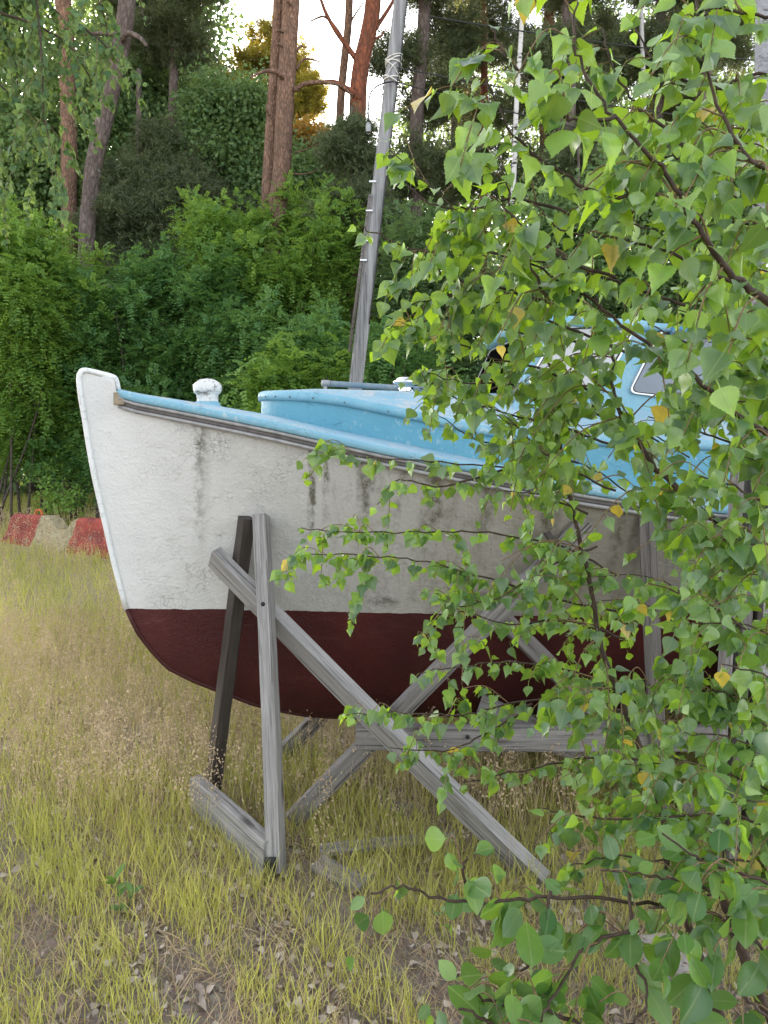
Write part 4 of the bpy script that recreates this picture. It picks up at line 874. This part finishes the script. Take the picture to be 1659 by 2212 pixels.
def leaves_on(name, paths, size, dens, mat, temps, parent, org, yellow=.012, spreadr=.35, down=.75, keep=None):
    """leaves along twig paths (arrays of points in world space) -> one mesh"""
    LO = []; AX = []; NR = []; SZ = []; TI = []
    for p in paths:
        p = p[:, :3]; seg = np.linalg.norm(np.diff(p, axis=0), axis=1); Lp = seg.sum()
        n = max(3, int(Lp / size * dens * (1.32 if size < .0565 else 1.05))); s = np.sort(rng.uniform(.06, 1, n)); s[-1] = 1
        cum = np.concatenate([[0], np.cumsum(seg)]) / max(Lp, 1e-6)
        pos = np.stack([np.interp(s, cum, p[:, k]) for k in range(3)], 1); tg = norm(np.stack([np.interp(np.minimum(s + .05, 1), cum, p[:, k]) - np.interp(np.maximum(s - .05, 0), cum, p[:, k]) for k in range(3)], 1))
        out = norm(rng.normal(0, 1, (n, 3)) * np.array([1, 1, .5])); ax = norm(out * .65 + tg * .45 + np.array([0, 0, -down]) + rng.normal(0, .15, (n, 3)))
        nr = norm(rng.normal(0, .55, (n, 3)) + np.array([-.15, -.85, .40]) * np.where(rng.uniform(size=(n, 1)) < .8, 1, -1))
        sz = size * .92 * rng.uniform(.55, 1.2, n) * np.where(s > .88, .75, 1); LO.append(pos); AX.append(ax); NR.append(nr); SZ.append(sz)
        TI.append(np.where(rng.uniform(size=n) < yellow, 1.0, rng.beta(1.1, 1.7, n) * .93))
    LO, AX, NR, SZ, TI = map(np.concatenate, (LO, AX, NR, SZ, TI))
    pick = rng.integers(0, len(temps), len(LO)); me = None; objs = []
    Vs = []; Fs = []; Us = []; Ts = []; off = 0
    Rm = frames(AX, NR)
    for k, (tv, tf, uv) in enumerate(temps):
        i = np.where(pick == k)[0]
        if not len(i): continue
        tv = np.array(tv); base = LO[i] + AX[i] * (SZ[i] * .40)[:, None]; wv = np.stack([np.ones(len(i)), rng.uniform(.8, 1.12, len(i)), rng.uniform(.6, 1.3, len(i))], 1)
        v = np.einsum('nij,nkj->nki', Rm[i], tv[None] * (SZ[i][:, None] * wv)[:, None, :]) + base[:, None, :]
        kk = len(tv); fi = np.array(tf)[None] + (np.arange(len(i)) * kk)[:, None, None] + off
        Vs.append(v.reshape(-1, 3)); Fs.append(fi.reshape(-1, 4)); Us.append(np.tile(np.array(uv)[np.array(tf).reshape(-1)], (len(i), 1))); Ts.append(np.repeat(TI[i], kk)); off += kk * len(i)
    V, Fc, U, T = np.concatenate(Vs), np.concatenate(Fs), np.concatenate(Us), np.concatenate(Ts)
    me = bpy.data.meshes.new(name); me.vertices.add(len(V)); me.vertices.foreach_set('co', (V - np.array(org)).reshape(-1).astype(np.float32))
    me.loops.add(Fc.size); me.loops.foreach_set('vertex_index', Fc.reshape(-1).astype(np.int32)); me.polygons.add(len(Fc)); me.polygons.foreach_set('loop_start', (np.arange(len(Fc)) * 4).astype(np.int32))
    me.polygons.foreach_set('use_smooth', np.ones(len(Fc), bool))
    at = me.attributes.new('tint', 'FLOAT', 'POINT'); at.data.foreach_set('value', T.astype(np.float32))
    u = me.uv_layers.new(name='uv'); u.data.foreach_set('uv', U.reshape(-1).astype(np.float32)); me.update(); me.validate()
    return link(name, me, parent, mat)
def branch(tree_, pts, r, size=.05, dens=2.0, sub=0, sublen=.22, mat='twig', leaf='birch_leaf', temps=None, yellow=.012, down=.75, subdir=(-.5, 0, -.1), bare=0.0):
    """pts: (px, py, depth); one branch mesh under the tree with its leaves as a sub-part"""
    org = tree_.location; path = smooth_path([P(*q) for q in pts], 6); path[1:-1] += rng.normal(0, .0022, path[1:-1].shape)
    q = MB(); v, f = tube_geo(path, r, 6); q.add(v, f); tw = [path[int(len(path) * bare):]]
    Lp = np.linalg.norm(np.diff(path, axis=0), axis=1).sum()
    for k in range(sub):
        i = int(len(path) * rng.uniform(max(.05, bare), .95)); b0 = path[i]; rr = np.interp(i / len(path), np.linspace(0, 1, len(r)), r) if not np.isscalar(r) else r
        dr = norm(np.array(subdir) + rng.normal(0, .45, 3)); l = sublen * rng.uniform(.5, 1.25)
        sp = smooth_path([b0, b0 + dr * l * .5 + np.array([0, 0, .02]), b0 + dr * l + np.array([0, 0, -.10 * l / .2 * rng.uniform(.2, 1)])], 5)
        v, f = tube_geo(sp, [min(rr * .6, .0022), .0011], 5); q.add(v, f, 1); tw.append(sp)
    o = q.build('branch', [M[mat], M['twig_light']], tree_, True); o.location = (0, 0, 0)
    for vv in (o.data,):
        co = np.empty(len(vv.vertices) * 3, np.float32); vv.vertices.foreach_get('co', co); co = co.reshape(-1, 3) - np.array(org, np.float32); vv.vertices.foreach_set('co', co.reshape(-1)); vv.update()
    if dens > 0: leaves_on('leaves', tw, size, dens, M[leaf], temps or BT, o, org, yellow, down=down)
    return o
bt = thing('birch_tree', 'young birch with broad green leaves hanging over the right half of the boat', 'birch tree', G(1640, 2330, 0), 0)
# main stems
branch(bt, [(1720, 2330, 2.06), (1600, 2060, 1.85), (1570, 1960, 1.8), (1520, 1880, 1.85), (1440, 1790, 1.95), (1415, 1700, 2.0), (1350, 1530, 2.05), (1300, 1400, 2.1), (1272, 1240, 2.1), (1240, 1120, 2.1), (1208, 940, 2.1), (1195, 826, 2.1), (1182, 741, 2.1), (1170, 640, 2.1)], [.013, .009, .006, .003], .046, 1.5, 24, .24, bare=.35)
branch(bt, [(1760, 1300, 1.75), (1659, 1206, 1.75), (1545, 1126, 1.78), (1430, 1026, 1.8), (1380, 956, 1.82), (1330, 866, 1.84), (1325, 786, 1.85), (1315, 700, 1.85), (1270, 610, 1.85), (1200, 540, 1.85)], [.011, .007, .004, .002], .05, 1.8, 24, .22)
branch(bt, [(1780, 760, 1.35), (1659, 655, 1.32), (1560, 570, 1.30), (1500, 480, 1.28), (1450, 390, 1.27), (1370, 300, 1.25), (1290, 205, 1.24), (1240, 90, 1.24), (1255, -30, 1.24)], [.008, .005, .003, .0015], .056, 1.7, 13, .16)
branch(bt, [(1760, 1010, 1.55), (1600, 900, 1.55), (1480, 800, 1.56), (1380, 730, 1.58), (1260, 640, 1.6), (1150, 570, 1.62), (1030, 500, 1.64), (940, 410, 1.64), (840, 322, 1.62)], [.006, .004, .002, .001], .050, 2.1, 13, .12)
branch(bt, [(1740, 420, 1.30), (1640, 360, 1.30), (1560, 250, 1.32), (1520, 120, 1.34), (1500, -20, 1.36)], [.005, .003, .002], .054, 1.9, 11, .16)
TW = [
    ([(1250, 470, 1.6), (1120, 430, 1.6), (1010, 450, 1.6), (930, 440, 1.6), (880, 400, 1.6)], .046, 1.6, 5),
    ([(1200, 660, 1.75), (1060, 620, 1.75), (960, 640, 1.75), (880, 660, 1.75)], .045, 1.6, 6),
    ([(1250, 740, 1.9), (1130, 720, 1.9), (1010, 690, 1.9), (930, 690, 1.9), (870, 720, 1.9)], .044, 1.6, 6),
    ([(1250, 1000, 2.1), (1130, 960, 2.1), (1030, 950, 2.1), (950, 900, 2.1)], .042, 1.7, 7),
    ([(1270, 1110, 2.1), (1170, 1070, 2.1), (1090, 1060, 2.1)], .042, 1.7, 5),
    ([(1290, 1180, 2.1), (1190, 1220, 2.1), (1080, 1290, 2.1), (990, 1310, 2.1)], .042, 1.7, 6),
    ([(1250, 1020, 1.9), (1180, 980, 1.9), (1110, 920, 1.9), (1040, 880, 1.9)], .044, 1.7, 7),
    ([(1330, 600, 1.55), (1220, 560, 1.55), (1120, 480, 1.55), (1060, 420, 1.55)], .046, 1.6, 5),
    ([(1500, 330, 1.4), (1400, 250, 1.4), (1330, 160, 1.4), (1300, 60, 1.4)], .050, 1.6, 6),
    ([(1650, 250, 1.5), (1560, 330, 1.5), (1460, 340, 1.5), (1400, 330, 1.5)], .050, 1.6, 6),
    # twigs reaching left: (points, leaf size, density, sub twigs)
    ([(1480, 660, 1.7), (1300, 600, 1.7), (1150, 560, 1.7), (1000, 545, 1.72), (900, 540, 1.72), (830, 512, 1.7), (775, 488, 1.7)], .046, 1.9, 5),
    ([(1350, 760, 1.8), (1180, 690, 1.8), (1080, 640, 1.8), (980, 600, 1.78), (905, 565, 1.76)], .045, 2.2, 7),
    ([(1300, 860, 1.9), (1180, 800, 1.9), (1060, 770, 1.9), (940, 720, 1.9), (850, 700, 1.9)], .045, 2.3, 8),
    ([(1300, 900, 2.0), (1150, 840, 2.0), (1020, 830, 2.0), (900, 800, 2.0)], .044, 2.3, 9),
    ([(1320, 960, 2.05), (1200, 920, 2.05), (1080, 890, 2.05), (960, 850, 2.05), (905, 838, 2.05)], .044, 2.4, 10),
    ([(1330, 1060, 2.1), (1200, 1010, 2.1), (1080, 1010, 2.1), (900, 995, 2.1), (790, 990, 2.1), (716, 968, 2.1)], .044, 2.2, 5),
    ([(1100, 1010, 2.1), (960, 1050, 2.12), (860, 1040, 2.12), (815, 1090, 2.12)], .038, 2.0, 2),
    ([(1330, 1240, 2.15), (1180, 1170, 2.15), (1000, 1150, 2.15), (900, 1150, 2.15), (760, 1150, 2.15), (650, 1140, 2.15)], .038, 2.3, 6),
    ([(1330, 1320, 2.15), (1180, 1290, 2.15), (1040, 1245, 2.15), (900, 1210, 2.15), (780, 1200, 2.15), (640, 1195, 2.15)], .042, 3.2, 9),
    ([(1350, 1380, 2.2), (1220, 1340, 2.2), (1100, 1350, 2.2), (1010, 1320, 2.2), (960, 1335, 2.2)], .044, 2.4, 6),
    ([(1340, 1480, 2.2), (1200, 1440, 2.2), (1080, 1430, 2.2), (1000, 1440, 2.2), (905, 1455, 2.2)], .044, 2.6, 7),
    ([(1400, 1560, 2.2), (1250, 1510, 2.2), (1100, 1520, 2.2), (1000, 1545, 2.2), (900, 1540, 2.2), (745, 1545, 2.2)], .044, 2.0, 5),
    ([(1150, 1520, 2.2), (1060, 1580, 2.2), (960, 1620, 2.2), (840, 1615, 2.2)], .042, 2.4, 4),
    ([(1400, 1640, 2.15), (1250, 1640, 2.15), (1150, 1660, 2.15), (1050, 1680, 2.15), (1000, 1690, 2.15)], .046, 2.2, 6),
    ([(1330, 250, 1.24), (1240, 260, 1.22), (1160, 200, 1.22), (1100, 130, 1.22), (1060, 60, 1.22)], .056, 2.0, 3),
    ([(1420, 420, 1.3), (1300, 420, 1.28), (1200, 360, 1.26), (1110, 290, 1.24), (1050, 170, 1.24)], .054, 2.2, 3),
    ([(1180, 640, 1.6), (1120, 520, 1.6), (1095, 400, 1.6), (1080, 330, 1.6)], .046, 1.8, 4),
    ([(1600, 620, 1.4), (1480, 560, 1.4), (1350, 520, 1.42), (1230, 500, 1.45), (1150, 440, 1.45)], .054, 1.9, 5),
    ([(1720, 520, 1.5), (1600, 480, 1.5), (1450, 500, 1.5), (1330, 480, 1.5)], .052, 2.0, 6),
    ([(1740, 180, 1.4), (1640, 160, 1.4), (1540, 190, 1.4), (1430, 150, 1.4), (1370, 60, 1.4)], .046, 1.8, 5),
    ([(1740, 60, 1.35), (1640, 30, 1.35), (1560, 20, 1.35), (1480, -10, 1.35)], .054, 1.9, 4),
    ([(1760, 880, 1.6), (1640, 820, 1.6), (1520, 760, 1.6), (1400, 700, 1.6)], .054, 2.0, 7),
    ([(1760, 1080, 1.6), (1620, 980, 1.6), (1500, 930, 1.6), (1400, 900, 1.62)], .054, 2.1, 7),
    ([(1760, 1460, 1.7), (1640, 1380, 1.7), (1520, 1300, 1.72), (1400, 1260, 1.75)], .050, 2.4, 10),
    ([(1760, 1280, 1.7), (1640, 1180, 1.7), (1540, 1160, 1.72), (1430, 1150, 1.75)], .050, 2.2, 7),
    ([(1760, 1640, 1.7), (1640, 1560, 1.7), (1520, 1500, 1.75), (1380, 1480, 1.8), (1260, 1500, 1.85)], .050, 2.6, 11),
    ([(1760, 1760, 1.7), (1640, 1700, 1.7), (1500, 1650, 1.75), (1350, 1650, 1.8)], .050, 2.2, 9),
    ([(1760, 1830, 1.65), (1620, 1770, 1.65), (1480, 1760, 1.7), (1330, 1770, 1.75), (1240, 1760, 1.8), (1170, 1745, 1.8)], .050, 2.4, 9),
    ([(1740, 1900, 1.6), (1620, 1860, 1.6), (1480, 1860, 1.65), (1340, 1850, 1.7), (1230, 1870, 1.7)], .052, 2.6, 10),
]
for pts, sz, dn, sb_ in TW:
    branch(bt, pts, [.0038, .0024, .0014], sz, dn, sb_, .13, 'twig')
# fillers deeper in the crown, on the far side of the stems
for k in range(14):
    x = rng.uniform(1150, 1640); y = rng.uniform(480, 1750) if k < 15 else rng.uniform(650, 1150); d = rng.uniform(1.9, 2.45)
    branch(bt, [(x + 180, y + 90, d), (x + 60, y + 20, d), (x - 80, y + rng.uniform(-40, 40), d)], [.0028, .001], .046, 2.1, 5, .14)
for k in range(18):
    x = rng.uniform(1500, 1680); y = 150 + 1700 * (k + rng.uniform(0, 1)) / 18; d = rng.uniform(1.4, 1.9)
    branch(bt, [(x + 200, y + 90, d), (x + 70, y + 20, d), (x - 60, y + rng.uniform(-30, 30), d)], [.003, .0012], .050, 2.2, 6, .14)
branch(bt, [(1790, 2320, 1.75), (1650, 2170, 1.72), (1600, 2030, 1.72), (1590, 1930, 1.75), (1620, 1800, 1.75)], [.014, .010, .008], .05, 0, 0)
# sallow bush with oval leaves
sl = thing('sallow_bush', 'low sallow bush with broad oval leaves in the bottom right corner', 'bush', G(1580, 2400, 0), 0)
branch(sl, [(1590, 2330, 1.85), (1560, 2212, 1.8), (1528, 2120, 1.75), (1503, 2035, 1.72), (1462, 1940, 1.7), (1440, 1860, 1.7)], [.014, .010, .007], .07, 0, 0)
branch(sl, [(1480, 1960, 1.7), (1540, 1935, 1.66), (1580, 1930, 1.65)], [.004, .002], .07, 0, 0)
SW = [([(1500, 1970, 1.62), (1350, 1945, 1.58), (1190, 1940, 1.55), (1060, 1950, 1.5), (950, 1940, 1.48), (870, 1915, 1.45), (800, 1930, 1.43)], .068, 1.3, 3),
      ([(1190, 1925, 1.55), (1170, 2020, 1.5), (1130, 2100, 1.45), (1060, 2190, 1.4)], .066, 1.8, 5),
      ([(1380, 2010, 1.5), (1270, 2040, 1.48), (1200, 2150, 1.4), (1150, 2230, 1.36)], .068, 1.9, 6),
      ([(1360, 1910, 1.55), (1370, 2060, 1.5), (1400, 2160, 1.42), (1340, 2230, 1.38)], .066, 1.8, 5),
      ([(1700, 2100, 1.45), (1600, 2010, 1.45), (1500, 1960, 1.48), (1400, 1960, 1.5)], .072, 1.8, 6),
      ([(1740, 2260, 1.4), (1660, 2200, 1.4), (1600, 2140, 1.42)], .068, 1.8, 4),
      ([(1620, 1980, 1.5), (1500, 1910, 1.52), (1400, 1890, 1.55), (1300, 1880, 1.6)], .066, 1.8, 4),
      ([(1740, 1960, 1.45), (1640, 1900, 1.45), (1540, 1870, 1.48), (1430, 1800, 1.5)], .068, 2.0, 7),
      ([(1300, 2240, 1.45), (1180, 2180, 1.42), (1060, 2160, 1.4), (1000, 2130, 1.4)], .058, 1.8, 4),
      ([(1130, 2260, 1.35), (1060, 2210, 1.33), (990, 2180, 1.32)], .07, 2.0, 3),
      ([(1010, 1935, 1.5), (1000, 1880, 1.47), (1010, 1850, 1.46)], .062, 2.2, 2)]
for pts, sz, dn, sb_ in SW: branch(sl, pts, [.0038, .003, .002], sz, dn, sb_, .12, 'twig', 'sallow_leaf', ST, 0.004, down=.30)
# hanging birch boughs at the upper left, a few metres off
hb = thing('birch_tree', 'birch with drooping leafy boughs hanging in at the top left corner', 'birch tree', (-4.6, 6.0, 0), 0)
v, f = tube_geo(smooth_path([(-4.6, 6.0, -.1), (-4.5, 6.0, 2.5), (-4.4, 5.9, 5.0), (-4.2, 5.8, 8.0)], 5), [.13, .06], 12); o = mesh('trunk', v, f, M['birch_bark'], True, hb); o.location = -hb.location
HB = [([(-120, -260, 5.4), (0, -180, 5.2), (70, -40, 5.1), (90, 120, 5.0), (95, 250, 5.0), (115, 330, 5.0), (125, 415, 5.0)], 14), ([(-80, -300, 5.3), (60, -220, 5.2), (170, -100, 5.1), (220, 20, 5.1), (240, 120, 5.1)], 6),
      ([(-120, -60, 5.2), (-20, 20, 5.2), (30, 120, 5.2), (40, 230, 5.2)], 13), ([(-100, 0, 5.4), (40, 40, 5.3), (140, 90, 5.2), (190, 160, 5.2), (210, 200, 5.2)], 15),
      ([(-140, 120, 5.4), (-20, 170, 5.3), (60, 240, 5.3), (100, 290, 5.3)], 11), ([(-120, -160, 5.6), (20, -80, 5.5), (100, 0, 5.5), (150, 60, 5.5)], 14),
      ([(100, -260, 5.4), (200, -160, 5.3), (290, -60, 5.2), (305, 10, 5.2), (312, 45, 5.2)], 2), ([(-100, 200, 5.2), (-30, 260, 5.2), (10, 330, 5.2)], 10), ([(150, 40, 5.2), (220, 90, 5.1), (265, 150, 5.1)], 4)]
for pts, sb_ in HB: branch(hb, pts, [.012, .006, .002], .062, 3.0, sb_, .5, 'twig', 'bluish_leaf', BT[:2], .0, down=1.0, subdir=(.1, 0, -.8))

# ------------------------------------------------------------------ grass, seed heads, dry leaves
def field(n, d0, d1, pw_=1.0, margin=1.15):
    d = (d0 ** pw_ + (d1 ** pw_ - d0 ** pw_) * rng.uniform(0, 1, n)) ** (1 / pw_); x = rng.uniform(-.5 * margin, .5 * margin, n) * d; return x, d
def patch(x, y, a=1.0, b=0.0): return .5 + .25 * np.sin(x * 2.7 * a + b) * np.cos(y * 2.1 * a + 1.3 * b) + .25 * np.sin(x * 5.3 * a + y * 3.7 * a + b * 2)
GV = [(0, -.5, 0), (0, .5, 0), (.45, -.42, .05), (.45, .42, .05), (.8, -.25, .2), (.8, .25, .2), (1.0, 0, .36)]
GF = [(0, 2, 3, 1), (2, 4, 5, 3)]
def grass(name, label, n, d0, d1, h, w, mat, thr, a, b, lean=.25, pw_=1.0):
    x, y = field(n, d0, d1, pw_); k = patch(x, y, a, b) + rng.normal(0, .14, n) > thr; x, y = x[k], y[k]; N = len(x)
    ax = norm(np.stack([rng.normal(0, lean, N), rng.normal(0, lean, N), np.ones(N)], 1)); nr = norm(np.stack([rng.normal(0, 1, N), rng.normal(0, 1, N) - .4, np.zeros(N)], 1))
    hh = h * rng.uniform(.45, 1.3, N); sc = np.stack([hh, w * rng.uniform(.7, 1.4, N), hh], 1)
    tv = GV[:6] + [(1.0, -.03, .36), (1.0, .03, .36)]; tf = GF + [(4, 6, 7, 5)]
    o = scatter(name, tv, tf, frames(ax, nr), np.stack([x, y, gz(x, y) - .005], 1), sc, np.clip(patch(x, y, .6, 2) * .5 + rng.uniform(0, .5, N), 0, 1), mat); return tag(o, label, None, None, 'stuff')
grass('grass_blades', 'short yellow-green grass blades growing near the camera', 26000, 1.9, 4.2, .115, .0032, M['blade'], .50, 3.1, 0, pw_=1.6)
grass('grass_blades', 'taller green grass around the cradle feet', 36000, 2.7, 7.0, .14, .0034, M['blade'], .38, 1.0, 1, pw_=1.5)
grass('grass_blades', 'grass across the far part of the clearing', 60000, 6.0, 19.0, .19, .008, M['blade'], .20, .5, 2, pw_=1.6)
grass('dry_grass', 'fine straw-coloured dead grass close to the soil', 60000, 1.9, 8.0, .10, .0024, M['straw'], .22, 1.2, 3, .9, 1.5)
def seed_heads(n, d0, d1, h, spread, label, xa=-.6, xb=.3):
    d = rng.uniform(d0 ** 1.5, d1 ** 1.5, n) ** (1 / 1.5); x = rng.uniform(xa, xb, n) * d; k = patch(x, d, .8, 4) + rng.normal(0, .2, n) + np.clip(-x, -1, 1) * .18 > .42; x, y = x[k], d[k]; N = len(x)
    top = np.stack([x + rng.normal(0, .05, N), y + rng.normal(0, .05, N), h * rng.uniform(.6, 1.2, N)], 1); per = 22; ci = np.repeat(np.arange(N), per); M_ = len(ci)
    t = rng.uniform(0, 1, M_); loc = top[ci] + np.stack([rng.normal(0, 1, M_) * spread * (1 - t * .8), rng.normal(0, 1, M_) * spread * (1 - t * .8), (t - .5) * h * .45], 1); loc[:, 2] += gz(loc[:, 0], loc[:, 1])
    tv = [(0, -.12, 0), (.5, -.3, 0), (1, 0, 0), (.5, .3, 0)]; tint = np.clip(rng.uniform(0, .5, M_) + .5 * patch(loc[:, 0], loc[:, 1], .9, 7), 0, 1)
    o = scatter('grass_seed_heads', tv, [(0, 1, 2, 3)], frames(rdir(M_) + np.array([0, 0, .6]), rdir(M_)), loc, .0085 * rng.uniform(.6, 1.4, M_) * (1 + .10 * loc[:, 1]), tint, M['straw']); tag(o, label, None, None, 'stuff')
    bs = np.stack([x, y, gz(x, y)], 1); ax = top + np.stack([0 * x, 0 * x, gz(x, y)], 1) - bs; ln = np.linalg.norm(ax, axis=1)
    o = scatter('grass_stalks', [(0, -.5, 0), (0, .5, 0), (1.1, .2, 0), (1.1, -.2, 0)], [(0, 1, 2, 3)], frames(ax, np.tile([0, -1., .1], (N, 1)) + rng.normal(0, .3, (N, 3))), bs, np.stack([ln, np.full(N, .0022), ln], 1), rng.uniform(.2, .8, N), M['straw']); tag(o, 'thin stalks carrying ' + label, None, None, 'stuff')
seed_heads(3300, 3.3, 6.5, .30, .035, 'pinkish seed heads floating above the grass at left')
seed_heads(2600, 6.0, 13.0, .42, .05, 'pale seed heads over the far grass', -.6, .5)
seed_heads(260, 2.9, 5.0, .30, .03, 'seed heads beneath the boat', -.1, .3)
wd = thing('weed', 'leafy green weed with upright stem in the thin grass at lower left', 'weed', G(262, 1985, 0))
q = MB(); q.tube(smooth_path([(0, 0, 0), (-.01, 0, .10), (-.03, 0, .20)], 4), [.003, .0015], 5); q.tube([(0.02, 0, 0), (.05, .01, .13)], [.003, .0015], 5); q.build('stem', M['shrub_mid'], wd); wd.scale = (.75, .75, .75)
tv, tf, uv = ST[0]; N = 11; a_ = rng.uniform(0, 6.28, N); ax = norm(np.stack([np.cos(a_), np.sin(a_), rng.uniform(.3, 1.2, N)], 1)); t_ = rng.uniform(.2, 1, N); lc = np.where(rng.uniform(size=(N, 1)) < .6, np.stack([-.03 * t_, 0 * t_, .2 * t_], 1), np.stack([.02 + .03 * t_, .01 * t_, .13 * t_], 1))
scatter('leaves', tv, tf, frames(ax, np.tile([0, -.6, .8], (N, 1))), lc, np.stack([.075 * rng.uniform(.7, 1.2, N), np.full(N, .035), np.full(N, .06)], 1), rng.uniform(0, .6, N), M['sallow_leaf'], wd, uv, True)
n = 10000; x, y = field(n, 1.9, 5.2, 1.4); k = patch(x, y, 2.1, 5) + rng.normal(0, .25, n) > .42; x, y = x[k], y[k]; N = len(x)
tv, tf, uv = leaf_template([(0, .01), (.15, .28), (.35, .36), (.6, .26), (.85, .10), (1, .01)], .5, .9, .2, .2)
ang = rng.uniform(0, 6.28, N); ax = np.stack([np.cos(ang), np.sin(ang), rng.normal(0, .25, N)], 1); nr = norm(np.stack([rng.normal(0, .4, N), rng.normal(0, .4, N), np.ones(N)], 1))
o = scatter('dry_leaves', tv, tf, frames(ax, nr), np.stack([x, y, gz(x, y) + .008], 1), .030 * rng.uniform(.35, 1.5, N), np.clip(rng.beta(1.0, 1.6, N), 0, 1), M['litter']); tag(o, 'brown and pale dead leaves littering the soil', None, None, 'stuff')
q = MB()
for _ in range(420):
    x, y = field(1, 2.0, 4.6, 1.4); x, y = float(x[0]), float(y[0]); a = rng.uniform(0, 3.14); l = rng.uniform(.04, .2); dx, dy = math.cos(a) * l / 2, math.sin(a) * l / 2; z = float(gz(x, y)) + .008
    q.tube([(x - dx, y - dy, z), (x + rng.normal(0, .01), y, z + .008), (x + dx, y + dy, z + rng.uniform(0, .02))], [.0022, .001], 5)
tag(q.build('fallen_twigs', M['twig_light'], None, True), 'thin dry twigs scattered over the soil', None, None, 'stuff')
